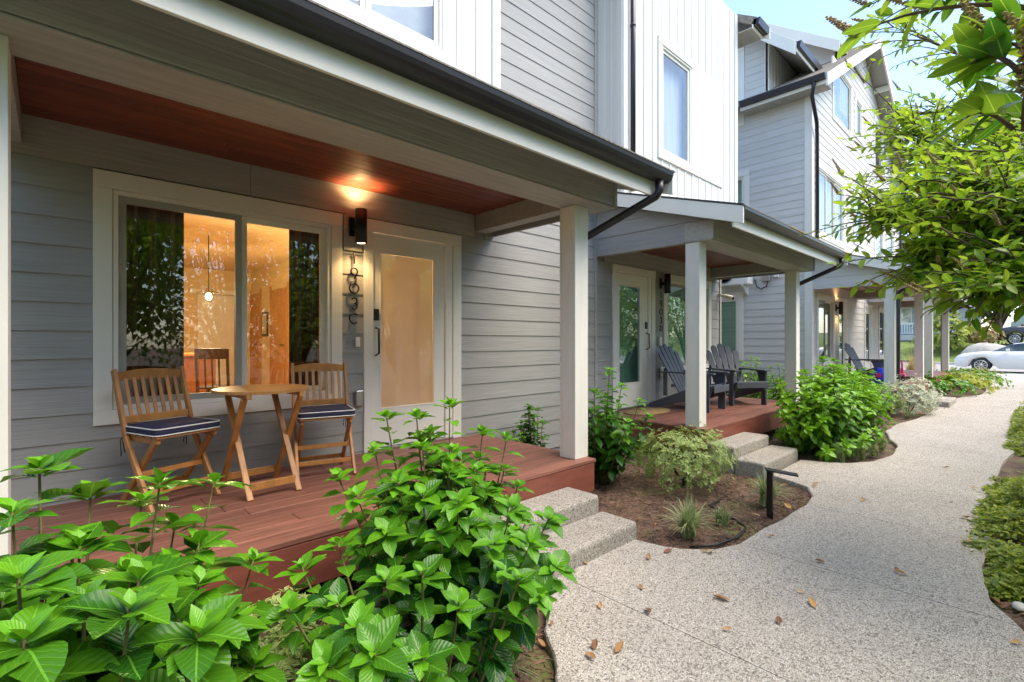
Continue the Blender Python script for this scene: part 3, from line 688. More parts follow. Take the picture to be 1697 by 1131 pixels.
    # end gable wall on both sides
    if gable:
        for (x, sgn) in ((xl+.03, -1), (xr-.03, 1)):
            zr = lambda yy: lz-.17-(ly-yy)*sl
            MB().prism([(f+.351, zb+.07), (wy-.02, zb+.07), (wy-.02, zr(wy)), (f+.351, zr(f+.351))], rf, x-.006, x+.006).build('gable_panel', sidy, h)
            gp = MB().box(x-.03 if sgn < 0 else x, f+.352, zb, x if sgn < 0 else x+.03, wy-.022, zb+.068).build('gable_band', sidy, h)
            rng = lambda z: (max(f+.05, wy-(lz-.155-z)/sl if z > lz-.155-sl*(wy-f-.05) else f+.05), wy-.022)
            c = 0
            while zb+.07+c*REV < lz-.16:
                za = zb+.07+c*REV; zt2 = min(za+REV, lz-.155)
                ya = max(f+.052, wy-(lz-.158-za)/sl); yb = max(f+.052, wy-(lz-.158-zt2)/sl)
                e = .007
                yl = wy-.024
                if yl-ya > .03:
                    e0, e1 = (x+sgn*.007, x+sgn*.028) ; e2 = x+sgn*.014
                    if zt2 > zr(f+.052)+.001 and za < zr(f+.052):      # course crossing the rake
                        zc = zr(f+.052)+.012
                        poly = [(f+.052, za), (yl, za), (yl, zt2), (min(yl-.001, yb), zt2), (f+.052, min(zc, zt2))]
                    else: poly = [(ya, za), (yl, za), (yl, zt2), (min(yl-.001, yb), zt2)]
                    n = len(poly); V = [(e0, p, q) for p, q in poly]+[(e1 if q < za+.001 else (e1+(e2-e1)*(q-za)/REV), p, q) for p, q in poly]
                    F = [tuple(range(n)), tuple(range(n, 2*n))[::-1]]+[(i, (i+1) % n, (i+1) % n+n, i+n) for i in range(n)]
                    MB().add(V, F).build('siding_board', sidy, gp)
                c += 1
    return dk

def door_handle(d, x, y, z):
    MB().box(x-.028, y-.018, z+.19, x+.028, y, z+.30).build('lock', M_BLACK, d, .006)
    MB().tube([(x, y-.005, z+.12), (x, y-.06, z+.11), (x, y-.065, z-.12), (x, y-.005, z-.14)], .010, 8).build('handle', M_BLACK, d)

def door(h, x0, x1, wy, glass, hinge_right=True, zs=.41, back=None, metal=None, tw=.11, name='door', glassw=(.07, .125)):
    """trim x0..x1; white slab with one tall pane"""
    zt = 2.60
    tr = MB().box(x0, wy-.036, zt-.115, x1, wy, zt); tr.box(x0, wy-.032, zs+.002, x0+tw*.86, wy, zt-.116); tr.box(x1-tw, wy-.032, zs+.002, x1, wy, zt-.116)
    tr.build('door_trim', M_WHITE, h, .003)
    a0, a1, c0, c1 = x0+tw*.86+.004, x1-tw-.1, zs+.03, zt-.12
    MB().box(a1+.006, wy-.024, zs+.002, x1-tw-.002, wy+.05, zt-.117).build('door_jamb', M_WHITE, h, .002)
    MB().box(x0+tw*.86, wy-.04, zs+.002, x1-tw, wy+.06, zs+.026).build('threshold', M_STEEL, h, .003)
    l, r = glassw if hinge_right else glassw[::-1]
    g0, g1, h0, h1 = a0+l, a1-r, c0+.36, c1-.17
    d = MB().box(a0, wy-.012, c0, g0, wy+.032, c1); d.box(g1, wy-.012, c0, a1, wy+.032, c1); d.box(g0, wy-.012, c0, g1, wy+.032, h0); d.box(g0, wy-.012, h1, g1, wy+.032, c1)
    D = d.build(name, M_WHITE, h)
    b = MB()
    for q in ((g0, h0, g1, h0+.014), (g0, h1-.014, g1, h1), (g0, h0+.015, g0+.014, h1-.015), (g1-.014, h0+.015, g1, h1-.015)): b.box(q[0], wy-.016, q[1], q[2], wy+.0, q[3])
    b.build('glazing_bead', M_WHITE, D, .002)
    MB().box(g0+.014, wy+.004, h0+.014, g1-.014, wy+.01, h1-.014).build('pane', glass, D)
    if back: MB().box(g0-.05, wy+.16, h0-.1, g1+.3, wy+.17, h1+.1).build('backing', back, D)
    door_handle(D, a0+.028 if hinge_right else a1-.05, wy-.012, zs+1.05)
    return D

# ================================================================== HOUSE 1 (unit C)
W = 4.30
h1 = thing('townhouse', 'grey sided townhouse whose porch holds the wooden folding chairs and round table', 'house', (1.7, W, 0), 0, 'attached grey townhouses', local=False)
WX0, WX1 = -1.3, 5.68
# sheathing with openings for window and door
sh = MB()
wo = (.20, 1.91, .89, 2.58); do = (2.12, 3.25, .41, 2.60)
for q in ((WX0, -.1, wo[0]+.08, 7.6), (wo[1]-.08, -.1, do[0]+.08, 7.6), (do[1]-.1, -.1, WX1, 7.6)): sh.box(q[0], W, q[1], q[2], W+.12, q[3])
sh.box(wo[0]+.08, W, -.1, wo[1]-.08, W+.12, wo[2]+.08); sh.box(wo[0]+.08, W, wo[3]-.09, wo[1]-.08, W+.12, 7.6)
sh.box(do[0]+.08, W, -.1, do[1]-.1, W+.12, do[2]-2.17); sh.box(do[0]+.08, W, do[3]-.1, do[1]-.1, W+.12, 7.6)
fw1 = sh.build('front_wall', M_SHEATH, h1)
Z1 = .43
siding(fw1, (0, W, 0), (1, 0, 0), (0, -1, 0), lambda z: (WX0, WX1-.05), Z1-REV*2, 2.61, [wo, (do[0], do[1], -1, do[3]), (1.92, 2.11, 2.27, 2.62)], M_SID, seed=1)
siding(fw1, (0, W, 0), (1, 0, 0), (0, -1, 0), lambda z: (3.6, WX1-.05), 2.61, 3.5, [], M_SID, seed=2)
siding(fw1, (0, W, 0), (1, 0, 0), (0, -1, 0), lambda z: (3.44, WX1-.05), 3.5, 7.5, [], M_SID, seed=3)
for (a, b) in ((-.8, 1.155), (1.158, 3.44)): MB().box(a, W-.024, 2.612, b, W, 2.90).build('frieze_board', M_BEAM, h1, .002)
MB().box(1.925, W-.028, 2.28, 2.105, W, 2.608).build('lamp_block', M_BEAM, h1, .003)
MB().box(WX1-.05, W-.028, -.05, WX1-.002, W+.1, 7.5).build('corner_trim', M_BEAM, h1, .003)
porch(h1, -.325, 3.73, W, M_SID, M_SIDY, ds='side', seed=11)
window(h1, *wo[:2], wo[2], wo[3]+.02, W, M_GLASS, 'slider', .10, split=.53)
D1 = door(h1, 2.12, 3.25, W, M_FROST)
digits(h1, '1903C', 2.015, W-.045, 2.265, .105, .138)
MB().box(2.035, W-.045, 1.40, 2.075, W-.02, 1.49).build('doorbell', M_WHITE, h1, .004)
MB().box(2.03, W-.06, .86, 2.10, W-.02, 1.0).build('outlet_cover', M_STEEL, h1, .006)
# white board and batten bays
def bay(h, x0, x1, zb, zt, wins, wy=W, by=3.86, holes=None):
    b = wall(x0, x1, zb, zt, [hole((w_[0]+.02, w_[1]-.02, w_[2]+.02, w_[3]-.02)) for w_ in (wins if holes is None else holes)], by, .06, mb=MB().box(x0, by+.0605, zb, x0+.06, wy+.1, zt).box(x1-.06, by+.0605, zb, x1, wy+.1, zt)).build('bay', M_BATTEN, h)
    def blocked(x, z0, z1): return any(w_[0]-.03 < x < w_[1]+.03 for w_ in wins)
    x = x0+.13
    MB().box(x0-.008, by-.022, zb, x0+.10, by, zt).build('corner_board', M_BATTEN, b, .002)
    MB().box(x0-.022, by-.0, zb, x0-.001, by+.09, zt).build('corner_board', M_BATTEN, b, .002)
    MB().box(x1-.1, by-.022, zb, x1+.008, by, zt).build('corner_board', M_BATTEN, b, .002)
    MB().box(x0+.102, by-.02, zb, x1-.102, by, zb+.16).build('skirt_board', M_BATTEN, b, .002)
    MB().box(x0-.018, wy-.16, zb, x0-.001, wy-.025, zt).build('batten', M_BATTEN, b, .002)
    MB().box(x0-.018, by+.17, zb, x0-.001, by+.20, zt).build('batten', M_BATTEN, b, .002)
    k = 0; nb = int((x1-x0)/.235)
    for k in range(1, nb):
        x = x0+.05+(x1-x0-.1)*k/nb; spans = [(zb+.162, zt)]
        for w_ in wins:
            if w_[0]-.04 < x < w_[1]+.04: spans = [s for (a, c) in spans for s in ((a, w_[2]-.002), (w_[3]+.002, c)) if s[1]-s[0] > .05]
        for (a, c) in spans: MB().box(x-.02, by-.013, a, x+.02, by, c).build('batten', M_BATTEN, b, .002)
    return b
bay(h1, -.31, 3.43, 3.47, 7.5, [(.3, 2.84, 4.05, 5.8)])
window(h1, .35, 2.80, 4.10, 5.75, 3.86, M_GLASSUP, 'triple', .10, back=mat('pale_blue_blind', (.72, .76, .80), .8))
MB().box(.25, 3.80, 4.05, 2.9, 3.858, 4.098).build('window_sill', M_BATTEN, h1, .003)
r1 = MB().prism([(W-.9, 7.45), (W+3.2, 10.6), (W+3.2, 10.7), (W-.9, 7.55)], lambda p, q, s: (s, p, q), -1.4, 5.675).build('roof', M_SHING, h1)

# interior of unit C, seen through the glass
RX0, RX1, RY1 = -1.1, 3.2, 11.8
ri = MB().box(RX0, W+.121, .3, RX1, RY1, .40).build('room_floor', M_OAK, h1)
MB().box(RX0, W+.121, 2.95, RX1, RY1, 3.05).build('room_ceiling', M_OCHRE, h1)
MB().box(RX1+.001, W+.121, .3, RX1+.1, RY1+.1, 3.05).build('room_wall', M_OCHRE, h1)
MB().box(RX0-.1, W+.121, .3, RX0-.001, RY1+.1, 3.05).build('room_wall', M_OCHRE, h1)
MB().box(RX0-.1, RY1+.001, .3, RX1+.1, RY1+.1, 3.05).build('room_wall', M_OCHRE, h1)
for (y0, y1) in ((9.5, 10.4), (11.15, 11.75)):
    dd = MB().box(RX1-.03, y0, .402, RX1-.001, y1, 2.46).build('interior_door', M_OAK, h1, .004)
    for z in (.55, 1.5): MB().box(RX1-.036, y0+.12, z, RX1-.031, y1-.12, z+.8).build('door_panel', M_OAK, dd, .003)
    MB().tube([(RX1-.04, y0+.08, 1.38), (RX1-.09, y0+.08, 1.38), (RX1-.09, y0+.18, 1.38)], .01, 6).build('handle', M_BLACK, dd)
    for (a, b) in ((y0-.08, y0-.002), (y1+.002, y1+.08)): MB().box(RX1-.02, a, .402, RX1-.001, b, 2.55).build('door_casing', M_OAK, h1)
idr = MB().box(2.18, RY1-.06, .41, 2.85, RY1-.001, 2.42).build('back_door', M_WHITE, h1, .005)
MB().box(2.05, RY1-.09, 2.43, 2.98, RY1-.001, 2.52).build('door_casing', M_WHITE, h1)
def picture(y, z, w_, hh, lab):
    p = thing('picture_frame', lab, 'picture', (RX1, y, z), 0, local=False)
    MB().box(RX1-.025, y, z, RX1-.001, y+w_, z+hh).build('frame', M_DKWOOD, p, .004); MB().box(RX1-.028, y+.05, z+.05, RX1-.0255, y+w_-.05, z+hh-.05).build('print', mat('pale_print', (.6, .55, .45), .6), p)
picture(10.62, 1.55, .36, .5, 'small dark framed picture on the ochre wall between the oak doors')
picture(8.2, 1.6, .4, .5, 'dark framed picture on the ochre wall beside the curtain')
def curtain(x0, x1, lab):
    mb = MB(); n = 60; V = []; F = []
    for i in range(n+1):
        x = x0+(x1-x0)*i/n; y = W+.30+.035*math.sin((x-x0)*55)+.012*math.sin((x-x0)*131); V += [(x, y, .45), (x, y, 2.75)]
    for i in range(n): F.append((2*i, 2*i+1, 2*i+3, 2*i+2))
    t = thing('curtain', lab, 'curtain', ((x0+x1)/2, W+.3, .45), 0, local=False); o = mb.add(V, F, True).build('fabric', M_CURT, t)
    so_ = o.modifiers.new('solid', 'SOLIDIFY'); so_.thickness = .006
    MB().tube([(x0-.04, W+.3, 2.76), (x1+.04, W+.3, 2.76)], .012, 8).build('rod', M_BLACK, t)
curtain(.12, .76, 'dark brown curtain drawn behind the wide left window pane')
curtain(1.56, 2.02, 'narrow dark curtain gathered at the window jamb near the door')
def pendant(x, y, z, lab, e):
    p = thing('pendant_lamp', lab, 'lamp', (x, y, z), 0, 'lit pendant lamps inside the room', local=False)
    MB().tube([(x, y, z+.12), (x, y, 2.948)], .006, 6).build('cord', M_BLACK, p)
    MB().lathe([(.025, .12), (.06, .10), (.16, .05), (.165, .045), (.02, .10)], (x, y, z), 20).build('shade', M_STEEL, p)
    MB().lathe([(.012, .06), (.035, .03), (.04, 0), (.028, -.03), (.004, -.045)], (x, y, z), 14).build('bulb', M_BULB, p)
    L = bpy.data.lights.new('pendant_light', 'POINT'); L.energy = e; L.color = (1, .74, .42); L.shadow_soft_size = .08
    o = bpy.data.objects.new('pendant_light', L); COL.objects.link(o); o.parent = p; o.location = (0, 0, -.09)
pendant(1.62, 8.0, 2.08, 'lit bulb pendant lamp hanging above the wooden counter', 42)
pendant(.62, 7.2, 2.05, 'lit pendant lamp glowing behind the dark curtain', 26)
pendant(2.95, 6.0, 2.35, 'unseen lit pendant lamp lighting the room behind the frosted front door', 30)  # pendant placed out of view; only its light shows
ct = thing('counter', 'reddish wooden counter standing inside behind the window', 'counter', (1.2, 8.2, .41), 0, local=False)
MB().box(.5, 8.05, .402, 1.72, 8.6, 1.24).build('cabinet', mat('red_oak', (.32, .11, .04), .5, scale=(4, 4, 20)), ct, .005); MB().box(.45, 8.0, 1.242, 1.86, 8.66, 1.28).build('worktop', M_OAK, ct, .006)
def dining_chair(x, y, rz, lab):
    t = thing('dining_chair', lab, 'chair', (x, y, .402), rz)
    MB().box(-.2, -.2, .43, .2, .2, .46).build('seat', M_DKWOOD, t, .01)
    for sx in (-.18, .18):
        for sy in (-.18, .18): MB().bar((sx, sy, 0), (sx, sy, .43), .035, .035).build('leg', M_DKWOOD, t)
        MB().bar((sx, .19, .46), (sx, .24, .93), .03, .03).build('back_post', M_DKWOOD, t)
    MB().box(-.2, .22, .82, .2, .25, .96).build('back_rail', M_DKWOOD, t, .01)
    for q in (-.08, 0, .08): MB().bar((q, .2, .46), (q, .235, .84), .02, .012).build('back_slat', M_DKWOOD, t)
dining_chair(1.62, 7.45, R(150), 'dark wooden dining chair drawn up to the indoor counter')

# ================================================================== HOUSE 2 (unit D)
h2 = thing('townhouse', 'grey sided townhouse whose porch holds the charcoal slatted lounge chairs', 'house', (7.6, W, 0), 0, 'attached grey townhouses', local=False)
X20, X21 = 5.682, 9.72
MB().box(X21-.12, W+.121, -.1, X21, 11, 7.5).build('side_wall', M_SHEATH, h2)
d2 = (6.06, 7.24); w2 = (7.52, 9.28, .89, 2.60)
fw2 = wall(X20, X21, -.1, 7.5, [hole(w2), dhole(*d2)], W).build('front_wall', M_SHEATH, h2)
siding(fw2, (0, W, 0), (1, 0, 0), (0, -1, 0), lambda z: (X20, X21-.06), Z1-REV*2, 2.61, [w2, (d2[0], d2[1], -1, 2.6)], M_SID, seed=5)
MB().box(5.85, W-.024, 2.612, 9.3, W, 2.90).build('frieze_board', M_BEAM, h2, .002)
siding(fw2, (0, W, 0), (1, 0, 0), (0, -1, 0), lambda z: (9.30, X21-.06), 2.61, 7.4, [], M_SID, seed=6)
MB().box(X21-.058, W-.03, -.05, X21+.012, W+.1, 7.4).build('corner_trim', M_BEAM, h2, .003)
porch(h2, 5.66, 9.56, W, M_SID, M_SIDY, ds='side', seed=12)
M_BLIND2 = mat('pale_green_blind', (.46, .56, .50), .7, var=.25, scale=(.1, .1, 60))
window(h2, *w2, W, M_GLASSG, 'slider', .10, back=M_BLIND2)
door(h2, d2[0], d2[1], W, M_GLASSG, hinge_right=False, back=mat('dim_hall', (.36, .47, .42), .8), glassw=(.22, .07))
digits(h2, '1903D', 7.39, W-.045, 2.27, .105, .138)
MB().box(7.35, W-.05, 1.38, 7.42, W-.02, 1.52).build('doorbell', M_WHITE, h2, .004)
MB().box(7.36, W-.06, .84, 7.46, W-.02, 1.02).build('outlet_cover', M_STEEL, h2, .006)
bay(h2, 5.70, 9.44, 3.47, 7.6, [(6.58, 8.82, 4.18, 6.05)], holes=[(6.58, 7.74, 4.18, 6.05)])
window(h2, 6.60, 7.72, 4.20, 6.03, 3.86, M_GLASSUP, 'one', .10, back=mat('pale_curtain', (.78, .80, .82), .8, var=.15, scale=(30, 30, 1)))
MB().box(7.74, 3.838, 4.20, 8.80, 3.859, 6.03).build('infill_panel', M_BATTEN, h2, .004)
MB().tube([(5.86, 3.80, 3.53), (5.86, 3.80, 7.5)], .036, 10).build('downspout', M_GUT, h2)
for z in (3.95, 5.8): MB().lathe([(.042, 0), (.042, .03)], (5.86, 3.80, z), 10).build('downspout_bracket', M_GUT, h2)
# main eave showing past the bay
MB().prism([(3.52, 7.28), (3.50, 7.42), (6, 9.0), (6, 8.85)], lambda p, q, s: (s, p, q), 9.455, 9.95).build('roof', M_SHING, h2)
MB().box(9.455, 3.56, 7.24, 9.95, 3.585, 7.37).build('fascia', M_WHITE, h2, .003)
MB().box(9.455, 3.586, 7.26, 9.95, 4.5, 7.275).build('soffit', M_BEAM, h2)
MB().prism([(3.56, 7.29), (3.47, 7.29), (3.44, 7.40), (3.56, 7.40)], lambda p, q, s: (s, p, q), 9.455, 9.93).build('gutter', M_GUT, h2)
MB().prism([(3.45, 7.20), (3.45, 7.42), (6, 9.02), (6, 8.72)], lambda p, q, s: (s, p, q), 9.951, 9.98).build('rake_board', M_WHITE, h2)

# ================================================================== HOUSE 3 (gabled)
W3, XA, XB = 3.56, 12.88, 23.6
h3 = thing('gabled_townhouse', 'pale grey three storey house with steep gable roof and dark downspout at its corner', 'house', (18, W3, 0), 0, None, local=False)
RGX, SLP = 17.95, .56; PKZ = 10.45
def gz(x): return PKZ-.18-abs(x-RGX)*SLP
def r3(z):
    lim = (PKZ-.2-z)/SLP
    return (max(XA+.14, RGX-lim), min(XB, RGX+lim))
wins3 = [(14.55, 16.55, 7.15, 8.75, 'one'), (16.85, 17.75, 7.35, 8.6, 'one'), (19.3, 20.7, 6.9, 8.75, 'one'), (13.2, 15.75, 3.95, 5.75, 'triple'), (16.7, 17.9, 4.25, 5.75, 'one'), (19.4, 20.8, 3.6, 5.6, 'one'), (21.2, 22.6, 3.6, 5.6, 'one')]
wl = (13.25, 14.75, .85, 2.60); dl = (15.0, 15.95); wl2 = (20.0, 21.6, .85, 2.6); dl2 = (18.0, 19.0)
ops = [(q[0], q[1], q[2], q[3]) for q in wins3]+[wl, (dl[0], dl[1], -1, 2.6), wl2, (dl2[0], dl2[1], -1, 2.6)]
fw3 = wall(XA, XB, -.1, gz(RGX), [hole(q, .12) for q in wins3]+[hole(wl), hole(wl2), dhole(*dl, .09), dhole(*dl2, .09)], W3, rng=lambda z: (XA if z < gz(XA) else RGX-(gz(RGX)-z)/SLP, XB if z < gz(XB) else RGX+(gz(RGX)-z)/SLP), kinks=(gz(XA), gz(XB))).build('front_wall', M_SHEATH, h3)
siding(fw3, (0, W3, 0), (1, 0, 0), (0, -1, 0), r3, Z1-REV*2, PKZ-.25, ops, M_SID3, seed=8, maxlen=4.8)
M_BLIND3 = mat('white_blind', (.7, .71, .72), .8)
for (a, b, c, d, k) in wins3: window(h3, a, b, c, d, W3, M_GLASSUP, k, .12, back=M_BLIND3)
window(h3, *wl, W3, M_GLASS, 'slider', .10, back=mat('dim_room', (.10, .10, .09), .8)); window(h3, *wl2, W3, M_GLASS, 'slider', .10, back=M_DARK)  # dark backing sheets: their colour stands for the shade of unlit rooms
for (a, b) in (dl, dl2): door(h3, a, b, W3, M_GLASSG, back=mat('olive_door_blind', (.33, .34, .22), .7), tw=.09, glassw=(.12, .12))
lo3 = (5.09, 5.95, .95, 2.70); up3 = (5.06, 6.0, 6.95, 9.0); md3 = (4.94, 5.9, 4.5, 5.80)
sw3 = wall(W3+.121, 8, -.1, 7.45, [hole(lo3, .12), (up3[0]+.1, up3[1]-.1, up3[2]+.1, 7.45), hole(md3, .12)], XA, axis='y')
sw3 = wall(4.5, 6.5, 7.45, 9.6, [(up3[0]+.1, up3[1]-.1, 7.45, up3[3]-.1)], XA, axis='y', rng=lambda z: (max(4.5, 5.5-(9.78-z)/.88), min(6.5, 5.5+(9.78-z)/.88)), kinks=(8.9,), mb=sw3).build('side_wall', M_SHEATH, h3)
siding(sw3, (XA, 0, 0), (0, 1, 0), (-1, 0, 0), lambda z: (W3+.13, 7.9), Z1-REV*2, 7.62, [lo3, up3, md3], M_SID3Y, seed=9, maxlen=5)
siding(sw3, (XA, 0, 0), (0, 1, 0), (-1, 0, 0), lambda z: (max(4.55, 5.5-(9.82-z)/.88), min(6.45, 5.5+(9.82-z)/.88)), 7.62, 9.6, [up3], M_SID3Y, seed=10, maxlen=5)
for q in (lo3, up3, md3): window(h3, *q, XA, M_GLASSG, 'one', .12, axis='y', back=mat('green_grey_blind', (.55, .66, .56), .7, var=.2, scale=(.1, .1, 50)))
MB().box(XA-.028, W3-.028, -.05, XA+.138, W3, 7.5).build('corner_trim', M_WHITE, h3, .003)
MB().box(XA-.028, W3+.001, -.05, XA, W3+.13, 7.5).build('corner_trim', M_WHITE, h3, .003)
# gable roof
EX0 = 12.42; ez0 = PKZ-(RGX-EX0)*SLP; EX1 = 2*RGX-EX0; FY = 3.12
def ry(p, q, s): return (p, s, q)
for (a, b, za, zb_) in ((EX0, RGX, ez0, PKZ), (RGX, EX1, PKZ, ez0)):
    ro = MB().prism([(a, za-.09), (b, zb_-.09), (b, zb_-.01), (a, za-.01)], ry, FY+.03, 12).build('roof', M_BEAM, h3)
    n = 26
    for i in range(n):
        if a == EX0:
            xa = a+(b-a)*i/n; xb = xa+(b-a)/n*1.2; f0 = lambda x: ez0+(x-EX0)*SLP
            MB().prism([(xa, f0(xa)-.008), (xb, f0(xb)-.008), (xb, f0(xb)+.004), (xa, f0(xa)+.014)], ry, FY, 12).build('shingle_course', M_SHING, ro)
    MB().prism([(a, za-.28), (b, zb_-.28), (b, zb_-.005), (a, za-.005)], ry, FY-.012, FY+.028).build('rake_board', M_WHITE, h3, .003)
for k in (.25, .62, .95):
    xx = RGX+(EX1-RGX)*k; zz = PKZ-.1-(xx-RGX)*SLP; MB().box(xx-.06, FY+.03, zz-.16, xx+.06, W3-.02, zz-.02).build('outrigger', M_WHITE, h3)
MB().box(EX0-.005, FY+.03, ez0-.22, EX0+.02, 4.98, ez0-.04).build('fascia', M_WHITE, h3, .003)
MB().box(EX0+.02, FY+.03, ez0-.20, XA-.002, 5.0, ez0-.185).build('soffit', M_BEAM, h3)
MB().prism([(EX0-.006, ez0-.14), (EX0-.09, ez0-.14), (EX0-.12, ez0-.02), (EX0-.006, ez0-.02)], ry, FY+.02, 4.97).build('gutter', M_GUT, h3)
MB().tube([(EX0-.06, FY+.25, ez0-.13), (EX0-.06, FY+.25, ez0-.25), (EX0+.02, FY+.3, ez0-.4), (XA-.02, W3-.12, ez0-.85), (XA+.20, W3-.07, ez0-1.1), (XA+.20, W3-.07, 3.5)], .042, 10).build('downspout', M_GUT, h3)
MB().tube([(XB-.1, W3-.07, 3.5), (XB-.1, W3-.07, 7.0)], .042, 8).build('downspout', M_GUT, h3)
# dormers on the left slope: gable front facing -X
def dormer(xf, yr, zr, ye, sl, back, eave=True):
    ze = zr-sl*(yr-ye)
    def fx(p, q, s): return (s, p, q)
    MB().prism([(ye, ze-.08), (yr, zr-.08), (2*yr-ye, ze-.08), (2*yr-ye, ze), (yr, zr), (ye, ze)], fx, xf, back).build('dormer_roof', M_SHING, h3)
    MB().prism([(ye, ze-.30), (yr, zr-.30), (yr, zr+.01), (ye, ze+.01)], fx, xf-.03, xf-.001).build('rake_board', M_WHITE, h3, .003)
    MB().prism([(2*yr-ye, ze-.30), (yr, zr-.30), (yr, zr+.01), (2*yr-ye, ze+.01)], fx, xf-.03, xf-.001).build('rake_board', M_WHITE, h3, .003)
    if eave:
        MB().box(xf+.001, ye-.02, ze-.22, back-.3, ye, ze-.02).build('fascia', M_WHITE, h3, .003)
        MB().prism([(ye-.02, ze-.14), (ye-.09, ze-.14), (ye-.12, ze-.01), (ye-.02, ze-.01)], fx, xf, back-.2).build('gutter', M_GUT, h3)
    yc = ye+(.75 if eave else .12)
    ck = MB().box(XA if xf < XA else xf+.45, yc, ze-1.6, back, yc+.1, ze-.10+(yc-ye)*sl*.98).build('dormer_cheek', M_BATTEN, h3)
    x = (XA if xf < XA else xf+.45)
    MB().box(x-.02, yc-.02, ze-1.2, x+.09, yc-.001, ze-.11+(yc-ye)*sl*.97).build('corner_board', M_WHITE, ck)
    while x < back-.3:
        x += .22; MB().box(x-.02, yc-.018, ze-1.5, x+.02, yc, ze-.11+(yc-ye)*sl*.97).build('batten', M_BATTEN, ck)
    if xf > XA: MB().prism([(yc, ze-1), (yc, ze-.12+(yc-ye)*sl), (yr, zr-.12), (2*yr-yc, ze-.12+(yc-ye)*sl), (2*yr-yc, ze-1)], fx, xf+.45, xf+.55).build('dormer_front', M_BATTEN, h3)
    if eave: MB().prism([(ye+.001, ze-.10), (yc, ze-.10+.75*sl), (yc, ze-.082+.75*sl), (ye+.001, ze-.082)], fx, xf+.005, back-.3).build('soffit', M_SID3Y, h3)
dormer(12.42, 5.5, 9.85, 3.75, .88, 16.2)
dormer(15.1, 5.6, 10.85, 3.50, .72, 18, False)
porch(h3, 12.90, 17.15, W3, M_SID3, M_SID3Y, ds='front', seed=13)
porch(h3, 18.45, 22.75, W3, M_SID3, M_SID3Y, ds='side', seed=14)

# lamps
wall_lamp(2.03, W-.028, 2.33, 2.64, 'black cylinder wall lamp glowing above the house number by the frosted door', 8)
wall_lamp(7.46, W, 2.25, 2.57, 'unlit black cylinder wall lamp beside the green glazed door', 0)
wall_lamp(14.9, W3, 2.15, 2.47, 'black cylinder wall lamp glowing under the porch of the gabled house', 2.5)

# ================================================================== STEPS
def steps(x0, x1, f, lab):
    t = thing('concrete_steps', lab, 'steps', ((x0+x1)/2, f-.3, 0), 0, 'pairs of concrete porch steps', local=False)
    def slab(a0, b0, c0, a1, b1, c1):
        n = 14; V = []; F = []; m = MB()
        m.box(a0, b0, c0, a1, b1, c1); o = m.build('step', M_AGGS, t, .028, 3); return o
    slab(x0, f-.33, -.1, x1, f+.0, .248); slab(x0-.02, f-.66, -.1, x1+.02, f-.332, .124)
steps(2.0, 3.14, 2.668, 'two aggregate concrete steps up to the deck with wooden folding chairs')
steps(5.66, 6.74, 2.668, 'two aggregate concrete steps up to the deck with charcoal chairs')
steps(14.3, 15.6, W3-1.63, 'two concrete steps up to the porch of the gabled house')
steps(20.2, 21.4, W3-1.63, 'two concrete steps up to the farthest porch')

# ================================================================== FURNITURE
DZ = .411
def folding_chair(loc, face, lab):
    # local: faces -Y, x sideways
    t = thing('folding_chair', lab, 'chair', (loc[0], loc[1], DZ), face, 'wooden folding chairs at the bistro table')
    hw = .205
    for s in (-1, 1):
        # back stile runs from the top of the back down to the front foot
        MB().bar((s*hw, .235, .86), (s*hw, .10, .44), .024, .042, (0, 1, 0)).build('back_stile', M_TEAK, t, .006)
        MB().bar((s*hw, .10, .441), (s*hw, -.185, .0), .024, .042, (0, 1, 0)).build('leg', M_TEAK, t, .006)
        MB().bar((s*(hw-.032), -.16, .425), (s*(hw-.032), .21, .0), .024, .042, (0, 1, 0)).build('leg', M_TEAK, t, .006)
        MB().bar((s*(hw-.03), -.20, .432), (s*(hw-.03), .17, .432), .022, .032).build('seat_rail', M_TEAK, t, .004)
    for k in range(5): y = -.185+k*.078; MB().box(-hw+.014, y-.03, .449, hw-.014, y+.03, .463).build('seat_slat', M_TEAK, t, .004)
    # curved top rail and lower rail
    def rail(z, hh, bow, crown):
        mb = MB(); n = 8; V = []; F = []
        for i in range(n+1):
            q = -1+2*i/n; x = q*(hw-.013); yy = .10+(z-.44)*.321; cz = crown*(1-q*q); y = yy+bow*(1-q*q)
            V += [(x, y-.011, z-hh/2), (x, y+.011, z-hh/2), (x, y+.011, z+hh/2+cz), (x, y-.011, z+hh/2+cz)]
        for i in range(n):
            for j in range(4): F.append((i*4+j, i*4+(j+1) % 4, i*4+4+(j+1) % 4, i*4+4+j))
        F += [(3, 2, 1, 0), (n*4, n*4+1, n*4+2, n*4+3)]
        return mb.add(V, F)
    rail(.815, .05, .012, .02).build('top_rail', M_TEAK, t, .004); rail(.545, .045, .008, 0).build('lower_rail', M_TEAK, t, .004)
    for k in range(7):
        x = -.15+k*.05; q = x/hw; b = .01*(1-q*q)
        MB().bar((x, .10+(.566-.44)*.321+b, .566), (x, .10+(.79-.44)*.321+b, .795+.015*(1-q*q)), .022, .010, (0, 1, 0)).build('back_slat', M_TEAK, t, .002)
    for (y, z, s) in ((-.115, .11, 0), (.13, .095, 0), (-.02, .215, 0)): MB().box(-hw+.013, y-.01, z-.016, hw-.013, y+.01, z+.016).build('stretcher', M_TEAK, t, .003)
    return t
